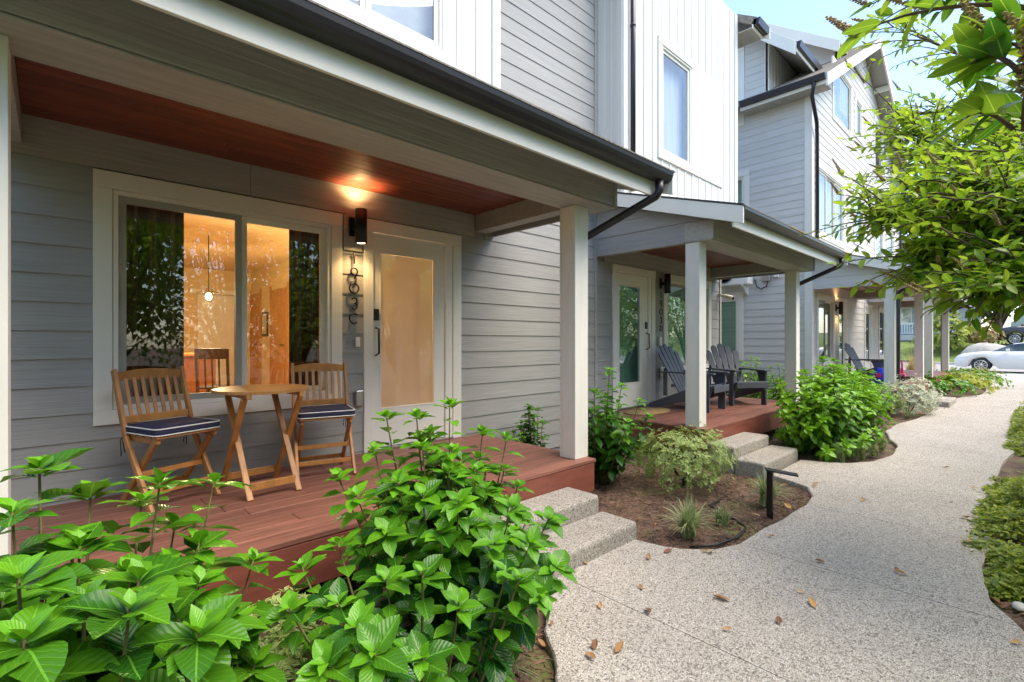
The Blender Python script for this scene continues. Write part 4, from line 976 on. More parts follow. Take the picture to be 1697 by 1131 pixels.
def cushion(loc, face, lab):
    t = thing('seat_cushion', lab, 'cushion', (loc[0], loc[1], DZ+.464), face, 'navy cushions on the folding chairs')
    pts = []; r = .035; W_, D0, D1 = .205, -.225, .165
    for (cx, cy, a0) in ((W_-r, D0+r, -90), (W_-r, D1-r, 0), (-W_+r, D1-r, 90), (-W_+r, D0+r, 180)):
        for k in range(5): a = R(a0+k*22.5); pts.append((cx+r*math.cos(a), cy+r*math.sin(a)))
    n = len(pts); V = []; F = []; lv = [(0.97, 0), (1.0, .012), (1.0, .036), (.97, .047), (.6, .057), (.0, .060)]
    for (s, z) in lv: V += [(p*s, (q+.03)*s-.03, z) for p, q in pts]
    for i in range(len(lv)-1):
        for j in range(n): F.append((i*n+j, i*n+(j+1) % n, (i+1)*n+(j+1) % n, (i+1)*n+j))
    F.append(tuple(range(n))[::-1])
    MB().add(V, F, True).build('pad', M_NAVY, t)
    for z in (.006, .045): MB().tube([(p*.995, q*.995, z) for p, q in pts], .0042, 6, closed=True).build('piping', M_PIPE, t)
    for s in (-1, 1):
        for k in (0, 1): MB().tube([(s*.185, .15, .005), (s*(.19+.012*k), .165, -.05), (s*(.18+.02*k), .16, -.13-.02*k)], .003, 5).build('tie', M_NAVY, t)
C1, A1 = (.565, 3.88), R(21); C2, A2 = (1.575, 3.87), R(-14)
folding_chair(C1, A1, 'wooden folding chair on the deck at the post side of the round table')
folding_chair(C2, A2, 'wooden folding chair on the deck between the round table and frosted door')
cushion(C1, A1, 'navy cushion with white piping on the folding chair away from the door')
cushion(C2, A2, 'navy cushion with white piping on the folding chair nearer the frosted door')
def bistro_table(loc, rz):
    t = thing('bistro_table', 'round wooden folding table between the two folding chairs', 'table', (loc[0], loc[1], DZ), rz)
    rad = .305; zt = .715; y = -rad; n = 7; bw = 2*rad/n
    for k in range(n):
        y0 = -rad+k*bw+.0015; y1 = y0+bw-.003; poly = []
        for q in range(7): yy = y0+(y1-y0)*q/6; poly.append((math.sqrt(max(0, rad*rad-yy*yy)), yy))
        poly += [(-p, q) for p, q in poly[::-1]]
        MB().prism(poly, lambda p, q, s: (p, q, s), zt-.022, zt).build('top_slat', M_TEAKT, t, .002)
    for x in (-.17, .17): MB().box(x-.015, -.25, zt-.052, x+.015, .25, zt-.0225).build('batten', M_TEAK, t, .003)
    for s in (-1, 1):
        x = s*.185
        MB().bar((x, -.20, zt-.053), (x, .235, 0), .022, .040, (1, 0, 0)).build('leg', M_TEAK, t, .005)
        MB().bar((x-s*.026, .20, zt-.053), (x-s*.026, -.235, 0), .022, .040, (1, 0, 0)).build('leg', M_TEAK, t, .005)
    MB().box(-.148, -.208, .055, .148, -.19, .105).build('stretcher', M_TEAK, t, .003); MB().box(-.173, .19, .055, .173, .208, .105).build('stretcher', M_TEAK, t, .003)
    return t
bistro_table((1.085, 3.74), R(4))

def adirondack(loc, rz, lab):
    t = thing('slatted_lounge_chair', lab, 'chair', (loc[0], loc[1], DZ), rz, 'charcoal slatted lounge chairs on the porches')
    # faces -Y
    for s in (-1, 1):
        x = s*.29
        MB().box(x-.015 , -.36, 0, x+.015, -.25, .55).build('front_leg', M_CHAR, t, .005)
        MB().prism([(-.40, .36), (-.36, .24), (.50, 0), (.62, 0), (.62, .06), (.10, .27), (-.2, .385), (-.33, .40)], lambda p, q, q2: (q2, p, q), s*.262-.013, s*.262+.013).build('side_rail', M_CHAR, t, .004)
        MB().prism([(x-s*.03-.045, -.42), (x-s*.03+.055, -.42), (x-s*.03+.07, -.3), (x+.04, .0), (x+.03, .42), (x-.05, .42), (x-.06, -.1), (x-s*.03-.07, -.3)], lambda p, q, q2: (p, q, q2), .552, .575).build('arm', M_CHAR, t, .005)
        MB().prism([(-.25, .55), (-.25, .3), (-.235, .3), (-.15, .5), (-.12, .55)], lambda p, q, q2: (q2, p, q), x-.012, x+.012).build('arm_bracket', M_CHAR, t, .003)
        MB().box(x-.015, .30, .20, x+.012, .36, .55).build('rear_post', M_CHAR, t, .004)
    for k in range(6):
        q = k/5; y = -.385+q*.47; z = .395-.02*(k == 0)*1.2-.14*q**1.1
        MB().bar((-.275, y, z), (.275, y, z), .082, .018, (0, .26, 1)).build('seat_slat', M_CHAR, t, .004)
    MB().box(-.275, -.425, .285, .275, -.408, .375).build('front_apron', M_CHAR, t, .006)
    for k in range(5):
        a = (k-2)*R(5.2); xb = (k-2)*.092; xt = xb+(k-2)*.040; topz = (1.0, .965, .88)[abs(k-2)]
        def bp(x, z): return (x, .13+(z-.26)*.50, z)
        n = 6; V = []; wb, wtp = .040, .056
        prof = [(xb-wb, .24), (xb+wb, .24), (xt+wtp, topz-.06), (xt+wtp*.85, topz-.02), (xt+wtp*.4, topz), (xt-wtp*.4, topz), (xt-wtp*.85, topz-.02), (xt-wtp, topz-.06)]
        MB().prism(prof, lambda p, q, e: (p, .13+(q-.26)*.50+e*.9, q-e*.42), 0, .018).build('back_slat', M_CHAR, t, .004)
    for z in (.36, .60): MB().bar((-.29, .15+(z-.26)*.5+.02, z), (.29, .15+(z-.26)*.5+.02, z), .03, .05).build('back_brace', M_CHAR, t, .003)
    return t
adirondack((7.24, 3.60), R(2), 'charcoal slatted lounge chair between the white post and the tinted window')
adirondack((8.44, 3.45), R(-34), 'charcoal slatted lounge chair with its back beside the house corner')
adirondack((15.2, 2.9), R(-5), 'charcoal slatted lounge chair on the porch with blue and pink toys')
def pot(x, y, lab):
    t = thing('plant_pot', lab, 'pot', (x, y, DZ), 0, 'white pots behind the lounge chairs')
    MB().lathe([(.07, 0), (.085, .02), (.095, .19), (.105, .20), (.105, .225), (.09, .225), (.085, .19)], (0, 0, 0), 18).build('vessel', M_WHITE, t); MB().lathe([(.086, .18), (.0, .19)], (0, 0, 0), 14).build('soil', M_SOIL, t)
pot(7.72, 3.78, 'white pot on the deck against the window between the lounge chairs'); pot(8.0, 3.95, 'white pot on the deck behind the chair beside the house corner')
def doormat(x, y, lab):
    t = MB().lathe([(.36, 0), (.37, .006), (.365, .014), (.0, .0145)], (0, 0, 0), 30)
    t.v = [Vector((q.x*1.25, q.y*.72, q.z)) for q in t.v]; o = t.build('doormat', M_MAT); o.location = (x, y, DZ+.001); tag(o, lab, 'mat')
doormat(6.42, 3.92, 'oval coir doormat in front of the green glazed door')

# security camera, AC, meter boxes
sc_ = thing('security_camera', 'white bullet security camera on the house corner above the lounge chairs', 'camera', (9.62, W-.03, 2.28), 0, local=False)
MB().lathe([(.04, 0), (.04, .02)], (9.62, W-.05, 2.36), 14).build('mount', M_WHITE, sc_); MB().tube([(9.62, W-.06, 2.35), (9.62, W-.12, 2.34), (9.66, W-.28, 2.29)], [.012, .04, .045], 12).build('body', M_WHITE, sc_)
MB().tube([(9.66, W-.281, 2.29), (9.664, W-.30, 2.286)], .036, 12).build('lens', M_BLACK, sc_)
ac = thing('air_conditioner', 'white outdoor air conditioner bracketed to the side wall of the gabled house', 'air conditioner', (XA-.2, 5.2, 2.85), 0, local=False)
M_ACW = mat('white_enamel', (.78, .78, .75), .4, var=.02)
MB().box(XA-.40, 4.82, 2.86, XA-.10, 5.72, 3.46).build('casing', M_ACW, ac, .02)
gr = MB()
for k in range(9): gr.lathe([(.05+.025*k, 0), (.055+.025*k, .0), (.055+.025*k, .008), (.05+.025*k, .008)], (0, 0, 0), 24)
gr.v = [Vector((XA-.402-q.z, 5.42+q.x, 3.16+q.y)) for q in gr.v]; gr.build('fan_grille', M_SHEATH, ac)
for y in (4.95, 5.55): MB().prism([(XA-.42, 2.83), (XA-.42, 2.858), (XA-.03, 2.858), (XA-.03, 2.60), (XA-.06, 2.60)], lambda p, q, s: (p, s, q), y, y+.04).build('bracket', M_ACW, ac)
eb = thing('electrical_box', 'grey electrical disconnect box with looping cable on the pale side wall', 'box', (XA, 4.5, 2.95), 0, local=False)
MB().box(XA-.10, 4.42, 2.93, XA-.025, 4.62, 3.18).build('casing', M_STEEL, eb, .008); MB().box(XA-.10, 4.24, 3.0, XA-.03, 4.34, 3.14).build('casing', M_ACW, eb, .008)
MB().tube([(XA-.06, 4.48, 2.93), (XA-.06, 4.52, 2.80), (XA-.06, 4.64, 2.74), (XA-.06, 4.75, 2.82), (XA-.06, 4.80, 3.0)], .013, 8).build('cable', M_BLACK, eb)

# toys on the third porch
M_BLUE = mat('blue_plastic', (.02, .05, .55), .4); M_PINK = mat('pink_plastic', (.75, .03, .16), .3)
bt = thing('toy_tote', 'bright blue toy bag with pink panel slumped on the porch', 'bag', (14.05, 2.42, DZ), 0)
mb = MB(); V = []; F = []; n = 12
for i, (s, z) in enumerate(((.19, 0), (.23, .1), (.22, .25), (.17, .36), (.10, .41))):
    for j in range(n): a = 6.283*j/n; k = 1+.14*math.sin(3*a+i*1.7); V.append((s*k*math.cos(a)*.75, s*k*math.sin(a), z+.02*math.sin(2*a+i)))
for i in range(4):
    for j in range(n): F.append((i*n+j, i*n+(j+1) % n, (i+1)*n+(j+1) % n, (i+1)*n+j))
F.append(tuple(4*n+j for j in range(n)))
mb.add(V, F, True).build('body', M_BLUE, bt); MB().box(-.185, .0, .2, -.165, .09, .3).build('panel', M_PINK, bt, .01); MB().tube([(-.08, -.08, .38), (-.1, -.05, .52), (-.1, .08, .52), (-.08, .1, .38)], .01, 6).build('handle', M_BLUE, bt)
sct = thing('toy_scooter', 'pink ride-on toy scooter standing on the porch', 'toy', (16.2, 2.42, DZ), R(200))
MB().prism([(-.28, .10), (.2, .10), (.25, .16), (.12, .20), (-.02, .18), (-.06, .32), (-.3, .34), (-.34, .2)], lambda p, q, s: (p, s, q), -.09, .09).build('body', M_PINK, sct, .03)
for x in (-.22, .30):
    wv = MB().lathe([(.03, -.03), (.085, -.03), (.10, -.015), (.10, .015), (.085, .03), (.03, .03)], (0, 0, 0), 18); wv.v = [Vector((x+q.x, q.z, .10+q.y)) for q in wv.v]; wv.build('wheel', M_RUBBER, sct)
MB().tube([(.29, 0, .12), (.22, 0, .45), (.2, 0, .52)], .022, 8).build('steering_post', M_PINK, sct); MB().tube([(.2, -.16, .53), (.2, .16, .53)], .014, 8).build('handlebar', M_BLACK, sct)
MB().prism([(.38, .13), (.33, .21), (.24, .21), (.22, .17)], lambda p, q, s: (p, s, q), -.05, .05).build('mudguard', M_PINK, sct, .015)

# path light, hose
pl = thing('path_light', 'dark bronze path light with flat angled head in the mulch beside the path', 'lamp', (4.42, 1.53, -.04), 0, local=False)
MB().prism([(-.03, -.06), (.03, -.06), (.03, .36), (-.03, .36)], lambda p, q, s: (4.42+p*.45+s, 1.53+p*.9-s*.2, q), -.012, .012).build('post', M_BLACK, pl, .004)
MB().bar((4.40, 1.56, .372), (4.50, 1.34, .345), .085, .014).build('head', M_BLACK, pl, .004)
for k in range(7): MB().bar((4.402, 1.512, .24+k*.014), (4.425, 1.50, .24+k*.014), .02, .004).build('louvre', M_STEEL, pl)
hz = MB().tube([(3.35, 1.70, -.028), (3.5, 1.58, -.022), (3.75, 1.53, -.02), (4.0, 1.56, -.02), (4.1, 1.68, -.015), (4.15, 1.85, .005), (4.3, 2.0, -.02), (4.6, 2.02, -.035)], .009, 8).build('drip_hose', M_BLACK)
tag(hz, 'black drip hose snaking through the mulch bed', 'hose')

# ================================================================== PLANTS
PA = [PX(65, 775, 1.35), PX(20, 850, 1.2), PX(150, 815, 1.5), PX(235, 830, 1.75), PX(265, 800, 1.55), PX(355, 800, 1.7), PX(330, 900, 1.5), PX(30, 960, 1.0), PX(230, 960, 1.15), PX(215, 1010, 1.0), PX(420, 930, 1.7), PX(120, 900, 1.3), PX(40, 1060, .9), PX(330, 1050, 1.05), PX(140, 1000, 1.05), PX(290, 870, 1.6)]
hydrangea('hydrangea_shrub', 'large leaved hydrangea in front of the folding chair deck, beside the white post', (.02, 1.62), 1.02, .44, 56, .135, 21, LIB_H, FAR_H, L_HYD, 300, PA, droop=.05)
PB = [PX(745, 670, 2.5), PX(640, 690, 2.5), PX(690, 690, 2.45), PX(800, 715, 2.6), PX(840, 725, 2.7), PX(700, 740, 2.3), PX(620, 745, 2.3), PX(590, 820, 2.0), PX(660, 800, 2.0), PX(760, 830, 2.0), PX(850, 840, 2.1), PX(910, 860, 2.15), PX(925, 940, 2.0), PX(880, 900, 2.0), PX(640, 880, 1.9), PX(790, 780, 2.3), PX(895, 985, 1.9), PX(560, 790, 2.25), PX(700, 820, 2.0), PX(730, 880, 1.95), PX(820, 900, 1.95), PX(600, 900, 2.0)]
hydrangea('hydrangea_shrub', 'tall bushy hydrangea hiding the left end of the concrete steps', (1.5, 2.08), 1.08, .44, 62, .112, 22, LIB_H, FAR_H, L_HYD, 300, PB)
PC = [PX(700, 950, 1.6), PX(560, 1000, 1.4), PX(620, 1080, 1.2), PX(480, 1010, 1.5), PX(540, 1100, 1.2), PX(760, 1000, 1.6), PX(700, 1090, 1.3), PX(840, 950, 1.8), PX(500, 940, 1.7), PX(640, 960, 1.6), PX(860, 960, 1.75), PX(590, 1040, 1.3), PX(560, 900, 1.85)]
hydrangea('hydrangea_shrub', 'low young hydrangea sprawling over dark soil at the path edge', (1.02, 1.56), .34, .30, 13, .105, 23, LIB_H, FAR_H, L_HYD, 220, PC)
PE = [PX(1010, 615, 4.7), PX(1060, 665, 4.8), PX(985, 650, 4.7), PX(1040, 700, 4.6), PX(1075, 690, 4.8), PX(1030, 640, 4.7)]
hydrangea('hydrangea_shrub', 'slender hydrangea growing between the first deck and the green glazed door', (4.25, 3.2), .95, .40, 44, .105, 24, LIB_H2, FAR_H, L_HYD, 260, PE)
hydrangea('hydrangea_shrub', 'small hydrangea against the grey wall behind the first deck post', (4.05, 3.95), .80, .25, 16, .09, 25, LIB_H2, FAR_H, L_HYD, 80)
hydrangea('hydrangea_shrub', 'wide rounded hydrangea beside the steps with charcoal lounge chairs behind it', (7.75, 1.92), 1.30, 1.05, 130, .115, 26, LIB_H2, LIB_H2, L_HYD2, 300, [Vector((7.75+math.cos(k*.35)*1.0, 1.92+math.sin(k*.35)*.56, .12+.07*(k % 5))) for k in range(18)], squash=(.95, .62))
hydrangea('hydrangea_shrub', 'light green hydrangea behind the charcoal lounge chairs', (10.5, 3.3), 1.12, .8, 60, .10, 27, LIB_H2, FAR_H, L_HYD2, 150, squash=(.8, 1))
hydrangea('hydrangea_shrub', 'taller hydrangea under the air conditioner wall', (10.9, 4.3), 1.32, .6, 40, .10, 28, LIB_H2, FAR_H, L_HYD2, 100)
hydrangea('hydrangea_shrub', 'hydrangea crowding the porch corner in front of the sliding window', (11.2, 2.35), 1.15, .8, 70, .10, 29, LIB_H2, LIB_H2, L_HYD2, 150, squash=(1, .7))
smallshrub('pieris_shrub', 'cream variegated low shrub spreading over mulch between the two porches', (4.75, 2.48), .60, .48, 900, .045, 31, FAR_P, L_PIER, 'variegated low shrubs')
smallshrub('pieris_shrub', 'small variegated shrub between the foreground hydrangeas', (.60, 2.0), .46, .3, 560, .045, 32, FAR_P, L_PIER, 'variegated low shrubs')
smallshrub('variegated_shrub', 'white flecked mounded shrub beside the steps of the gabled house', (12.6, 1.75), .72, .5, 520, .06, 33, FAR_W, L_WHITE)
smallshrub('pieris_shrub', 'small olive shrub at the foot of the gabled house porch', (12.3, 2.1), .6, .4, 200, .06, 36, FAR_P, L_PIER, 'variegated low shrubs')
for i, (x, y, r_, lab) in enumerate(((17.6, 1.75, .75, 'low green shrub beside the concrete steps of the gabled house'), (19.2, 1.45, .8, 'low yellow green shrub between the two porches of the gabled house'), (21.5, 1.4, .9, 'low green shrub in front of the farthest porch post'), (24.2, 1.6, .9, 'low yellow green shrub where the path meets the pavement'))):
    smallshrub('juniper_shrub', lab, (x, y), .55, r_, 220, .075, 40+i, FAR_BG if i % 2 else FAR_H, L_BG if i % 2 else L_HYD, 'low shrubs along the far path')
grass_tuft('liriope', 'variegated grass tuft between the steps and drip hose', (3.52, 1.80), .36, 150, 1, wd=.014)
grass_tuft('liriope', 'small pale grass tuft beside the hose loop', (3.98, 1.74), .20, 80, 2, wd=.011)
grass_tuft('liriope', 'variegated grass tuft growing behind the path light', (4.72, 1.66), .36, 150, 3, wd=.014)
grass_tuft('liriope', 'thin grass tuft at the path edge under the foreground hydrangea', (1.42, 1.60), .28, 120, 4, wd=.010)
for i, (x, y) in enumerate(((7.0, 1.62), (7.35, 1.48), (7.75, 1.42), (8.2, 1.42))): grass_tuft('liriope', 'grass tuft in the row under the wide rounded hydrangea', (x, y), .30, 70, 5+i)
grass_tuft('liriope', 'grass tuft below the white flecked shrub', (11.9, 1.66), .3, 80, 9)
for i, (x, y, l_) in enumerate(((24.6, 4.2, 1.2), (25.2, 3.4, 1.1), (25.6, 4.8, 1.2), (26.0, 2.9, 1.0))):
    grass_tuft('feather_grass', 'tall tan feather grass clump by the pavement', (x, y), l_, 150, 60+i, L_TAN, 'tan feather grass clumps', 'grass', .02, 1.2)
# ground cover on the right
def cover(name, lab, x0, x1, y0, y1, n, h, seed):
    rr = random.Random(seed); root = thing(name, lab, 'ground cover', ((x0+x1)/2, (y0+y1)/2, -.05), 0, 'ground cover along the path', local=False); lv = []; st = MB()
    for i in range(n):
        x = rr.uniform(x0, x1); y = rr.uniform(y0, y1); ex = (x-(x0+x1)/2)/((x1-x0)/2); ey = (y-(y0+y1)/2)/((y1-y0)/2); e = 1-max(abs(ex), abs(ey))**3
        dens = noise.noise(Vector((x*1.9, y*1.9, seed)))
        if dens < -.42 or e < .03: continue
        z = h*e*(.35+1.1*max(0, dens+.25))*rr.uniform(.3, 1.15)
        p = Vector((x, y, -.04+z)); d = Vector((rr.gauss(0, .45), rr.gauss(0, .45), 1)).normalized()
        if i % 6 == 0: st.tube([(x+rr.uniform(-.03, .03), y+rr.uniform(-.03, .03), -.05), p], .0025, 4)
        sx = d.cross(Vector((.3, 1, 0))).normalized(); sy = sx.cross(d)
        for k in range(5):
            b = k*1.257+rr.random(); rad = sx*math.cos(b)+sy*math.sin(b); lv.append((frame(p+d*rr.uniform(-.02, .02), d*.5+rad, d, rr.uniform(.024, .055)), rr.uniform(-.25, .85)))
    st.build('stem', M_STEM, root)['kind'] = 'stuff'; foliage(root, lv, FAR_B, FAR_B, L_BOX, 0)
cover('ground_cover', 'yellow green ground cover spilling over the path edge by fallen leaves', 4.6, 7.6, -.5, .37, 3600, .26, 2)
cover('ground_cover', 'bright ground cover patch next to the small pale stone', 4.0, 4.75, -.35, .2, 1000, .17, 3)
cover('ground_cover', 'low ground cover farther along the path, before the street', 9.2, 14.0, -.7, .3, 4200, .5, 5)
st_ = MB().lathe([(.001, 0), (.03, .004), (.042, .016), (.03, .03), (.001, .036)], (0, 0, 0), 12); st_.v = [Vector((q.x*1.2, q.y*.8, q.z)) for q in st_.v]
so2 = st_.build('pebble', mat('pale_stone', (.6, .58, .52), .8)); so2.location = (3.93, .06, -.04); tag(so2, 'small pale rounded stone in the mulch beside the path', 'stone')

# fallen leaves
rr = random.Random(17)
def fallen(px, py, z, s=1.0):
    a = PX(px, py, 1)-CAM; t = (z-HC)/a.z; p = CAM+a*t
    o = bpy.data.objects.new('fallen_leaf', rr.choice(LIB_D)[0]); COL.objects.link(o); ang = rr.uniform(0, 6.28)
    d = Vector((math.cos(ang), math.sin(ang), rr.uniform(-.05, .12))); n = Vector((rr.uniform(-.25, .25), rr.uniform(-.25, .25), 1))
    o.matrix_world = frame(p+Vector((0, 0, .008)), d, n, rr.uniform(.045, .09)*s); o.color = (rr.uniform(-.25, .95), 0, 0, 1)
    onp = z > -.01
    tag(o, 'dry brown leaf lying on the aggregate path' if onp else 'dry orange brown leaf lying on the mulch', 'leaf', 'fallen leaves on the path' if onp else 'fallen leaves on the mulch')
for q in ((975, 935), (995, 1012), (1070, 1010), (1065, 980), (1210, 998), (1197, 1045), (1290, 1037), (1100, 918), (1270, 890), (1335, 985), (1485, 950), (1608, 903), (1560, 775), (1590, 860), (1075, 930), (1180, 915), (970, 1085), (1350, 1010), (1020, 1085), (1620, 813), (1440, 830)): fallen(*q, .001)
for k in range(16):
    x = rr.uniform(1.8, 9); y = lerp_curve(LEFT, x)-rr.random()**2*.5-.03 if k % 2 else lerp_curve(RIGHT, x)+rr.random()**2*.4+.03
    p = Vector((x, y, 0))-CAM; t = p.dot(DV); fallen(CXP+FPX*p.dot(RV)/t, CYP-FPX*p.z/t, .001, .8)
for q in ((890, 1055), (905, 1075), (925, 1100), (880, 1045), (935, 1080), (915, 1090), (870, 1050), (1090, 870), (1260, 857), (1228, 882), (1195, 868), (1310, 845), (1640, 970), (1650, 985), (1655, 1000), (1637, 955), (1660, 1010), (1675, 930), (1690, 1020), (1640, 992)): fallen(*q, -.045, 1.15)

# ------------------------------------------------------------------ the laurel tree overhanging from the right
def laurel():
    rr = random.Random(5); base = Vector((4.3, -1.5, -.1))
    root = thing('laurel_tree', 'laurel tree with glossy leaves and brown flower spikes overhanging the path', 'tree', base, 0, None, local=False)
    tr = MB(); top = base+Vector((-.2, .1, 2.1))
    tr.tube([base, base+Vector((.05, 0, .9)), top, top+Vector((-.1, .1, 1.4)), top+Vector((-.3, .2, 2.6))], [.13, .11, .085, .06, .03], 10); tr.build('trunk', M_BARK, root)
    br = MB(); lv = []; sp = MB(); MULT = 2.8
    def shoot(a, e, sc, nl, spike=False, dens=1.0):
        """leafy shoot from a to e"""
        m = a.lerp(e, .55)+Vector((0, 0, .06)); L = (e-a).length
        br.tube([bez(a, m, e, k/5) for k in range(6)], [.006, .0055, .005, .004, .003, .002], 5)
        for k in range(nl):
            t = .15+.85*(k+.5)/nl; p = bez(a, m, e, t); d = (e-a).normalized()
            sx = d.cross(UP).normalized() if abs(d.z) < .95 else Vector((1, 0, 0)); sy = sx.cross(d); az = k*2.4+rr.uniform(-.4, .4)
            rad = sx*math.cos(az)+sy*math.sin(az)*.7; tl = rr.uniform(.7, 1.25) if t < .9 else rr.uniform(.25, .7)
            ld = d*math.cos(tl)+rad*math.sin(tl)+UP*rr.uniform(-.35, .12)
            lv.append((frame(p, ld, UP*.8+d*.4+Vector((rr.uniform(-.6, .6), rr.uniform(-.6, .6), 0)), sc*rr.uniform(.7, 1.15)), max(0, min(.9, .55*t+rr.uniform(-.35, .3)))))
        if spike:
            d = ((e-a).normalized()+UP*.8).normalized(); s = MB(); LL = sc*rr.uniform(1.0, 1.5)
            for k in range(44):
                q = k/44; p = e+d*LL*q; az = k*2.4; rad = Vector((math.cos(az), math.sin(az), .4)); r_ = sc*.085*(1-.5*q)
                c = p+rad*sc*.11*(1-.55*q)
                sp.add([c+Vector((r_, 0, 0)), c+Vector((-r_, 0, 0)), c+Vector((0, r_, 0)), c+Vector((0, -r_, 0)), c+Vector((0, 0, r_)), c+Vector((0, 0, -r_))], [(0, 2, 4), (2, 1, 4), (1, 3, 4), (3, 0, 4), (2, 0, 5), (1, 2, 5), (3, 1, 5), (0, 3, 5)])
            sp.tube([e, e+d*LL], .0025, 4)
    def branch(pts, n, sc, spread, nl=9, spikes=.15, r0=.02, mult=MULT):
        br.tube(pts, [r0*(1-.8*i/(len(pts)-1)) for i in range(len(pts))], 6)
        seg = len(pts)-1
        for i in range(int(n*mult)):
            t = (.12+.88*rr.random()**.8)*seg; k = min(seg-1, int(t)); p = pts[k].lerp(pts[k+1], t-k); d = (pts[k+1]-pts[k]).normalized()
            e = p+d*rr.uniform(.3, 1)*spread+Vector((rr.gauss(0, 1), rr.gauss(0, 1), rr.gauss(.1, .75)))*spread*.62
            shoot(p, e, sc, nl, rr.random() < spikes)
        shoot(pts[-1], pts[-1]+(pts[-1]-pts[-2]).normalized()*spread*.7, sc, nl+3)
    T = top
    # mid mass over the path (leaf about 9 cm)
    branch([T, PX(1800, 380, 2.9), PX(1640, 385, 3.1), PX(1540, 360, 3.2), PX(1440, 360, 3.3)], 40, .082, .26, 10, .18)
    branch([T, PX(1800, 300, 3.2), PX(1660, 270, 3.5), PX(1560, 265, 3.8), PX(1510, 215, 4.1)], 34, .082, .34, 10, .2)
    branch([T, PX(1800, 420, 2.7), PX(1690, 430, 2.8), PX(1600, 425, 2.9), PX(1545, 430, 2.9)], 46, .085, .22, 12, .3)
    branch([T, PX(1800, 480, 2.4), PX(1700, 470, 2.5), PX(1640, 480, 2.5)], 26, .08, .18, 10, .2)
    branch([T, PX(1850, 300, 3.0), PX(1720, 320, 3.2), PX(1620, 320, 3.4), PX(1520, 310, 3.6)], 36, .082, .3, 10, .15)
    branch([T, PX(1850, 200, 3.6), PX(1720, 190, 3.9), PX(1620, 180, 4.3), PX(1520, 190, 4.8)], 26, .082, .38, 10, .15)
    branch([T, PX(1850, 100, 3.8), PX(1680, 110, 4.2), PX(1600, 95, 4.7), PX(1480, 45, 5.0)], 16, .082, .36, 9, .15)
    branch([T, PX(1800, 360, 2.9), PX(1700, 350, 2.8), PX(1640, 340, 2.9)], 30, .082, .28, 11, .2)
    # close twigs in the upper right corner
    branch([T+Vector((-.3, .2, 1.0)), PX(1900, -60, 1.4), PX(1740, 20, 1.15), PX(1640, 0, 1.2)], 5, .11, .20, 6, .5, .010, 1.0)
    branch([T+Vector((-.3, .2, .8)), PX(1950, 120, 1.2), PX(1760, 130, 1.05), PX(1690, 120, 1.1)], 5, .11, .14, 7, .9, .008, .9)
    branch([T+Vector((-.3, .2, .6)), PX(1950, 260, 1.3), PX(1770, 230, 1.15), PX(1680, 215, 1.2)], 5, .115, .15, 6, .6, .008, .9)
    branch([T+Vector((-.3, .2, 1.2)), PX(1850, -120, 1.9), PX(1650, -40, 2.0), PX(1540, -20, 2.1)], 12, .10, .22, 8, .3, .010, 1.2)
    bound = [(150, 1600), (200, 1560), (250, 1500), (300, 1490), (360, 1430), (400, 1500), (440, 1550), (480, 1620), (510, 1660)]
    for i in range(520):
        py = rr.uniform(170, 505); lx = lerp_curve(bound, py); px = lx+(1760-lx)*rr.random()**.8
        t = rr.uniform(2.7, 3.3)+max(0, (330-py))*.008; e = PX(px, py, t); a = e.lerp(T, rr.uniform(.07, .13))+Vector((rr.gauss(0, .04), rr.gauss(0, .04), rr.gauss(0, .05)))
        shoot(a, e, .078, 10, rr.random() < .10)
    br.build('branch', M_BARK, root); sp.build('flower_spike', M_FLOW, root)
    # the crown carries on to the right and behind, out of frame
    for i in range(900):
        a = rr.uniform(0, 6.283); z = rr.uniform(1.4, 5.2); q = rr.uniform(.6, 1)*1.5*math.sin(math.pi*min(1, (z-.9)/4.6))
        p = base+Vector((math.cos(a)*q-.2, math.sin(a)*q-.6, z))
        if (p-CAM).length < 1.5: continue
        d = Vector((math.cos(a), math.sin(a), rr.uniform(-.2, .8)))
        for k in range(5): lv.append((frame(p, d+Vector((rr.gauss(0, .8), rr.gauss(0, .8), rr.gauss(0, .5))), UP, .095*rr.uniform(.7, 1.2)), rr.uniform(0, .8)))
    foliage(root, lv, LIB_L, FAR_L, L_LAUR, 300)
laurel()

def tree(name, lab, base, H, RAD, n, ll, seed, far, m, trunk=.08, z0=.35, group=None, cat='tree', squash=(1, 1), clumps=14):
    rr = random.Random(seed); base = Vector(base); root = thing(name, lab, cat, base, 0, group, local=False)
    tb = MB(); tb.tube([base, base+Vector((.05*H*.1, 0, H*z0)), base+Vector((0, .02, H*.75))], [trunk, trunk*.7, trunk*.25], 8)
    cl = []
    for i in range(clumps):
        z = rr.uniform(-.8, 1); a = i*2.4+rr.random(); s = math.sqrt(max(0, 1-z*z))*rr.uniform(.45, 1)
        c = base+Vector((math.cos(a)*s*RAD*.72*squash[0], math.sin(a)*s*RAD*.72*squash[1], H*(z0+(1-z0)*(.5+.38*z)))); cl.append((c, RAD*rr.uniform(.28, .5)))
        tb.tube([base+Vector((0, 0, H*(z0*.7+.1*rr.random()))), base.lerp(c, .6)+Vector((0, 0, H*.08)), c], [trunk*.4, trunk*.22, trunk*.06], 5)
    tb.build('trunk', M_BARK, root); lv = []
    for i in range(n):
        c, r_ = rr.choice(cl); v = Vector((rr.gauss(0, 1), rr.gauss(0, 1), rr.gauss(0, .8))); v = v.normalized()*r_*rr.random()**.4
        d = v.normalized()+Vector((rr.gauss(0, .5), rr.gauss(0, .5), rr.gauss(.1, .5))); lv.append((frame(c+v, d, v.normalized()*.4+UP, ll*rr.uniform(.6, 1.3)), rr.uniform(-.1, .85)))
    foliage(root, lv, far, far, m, 0, sname='crown')
    return root
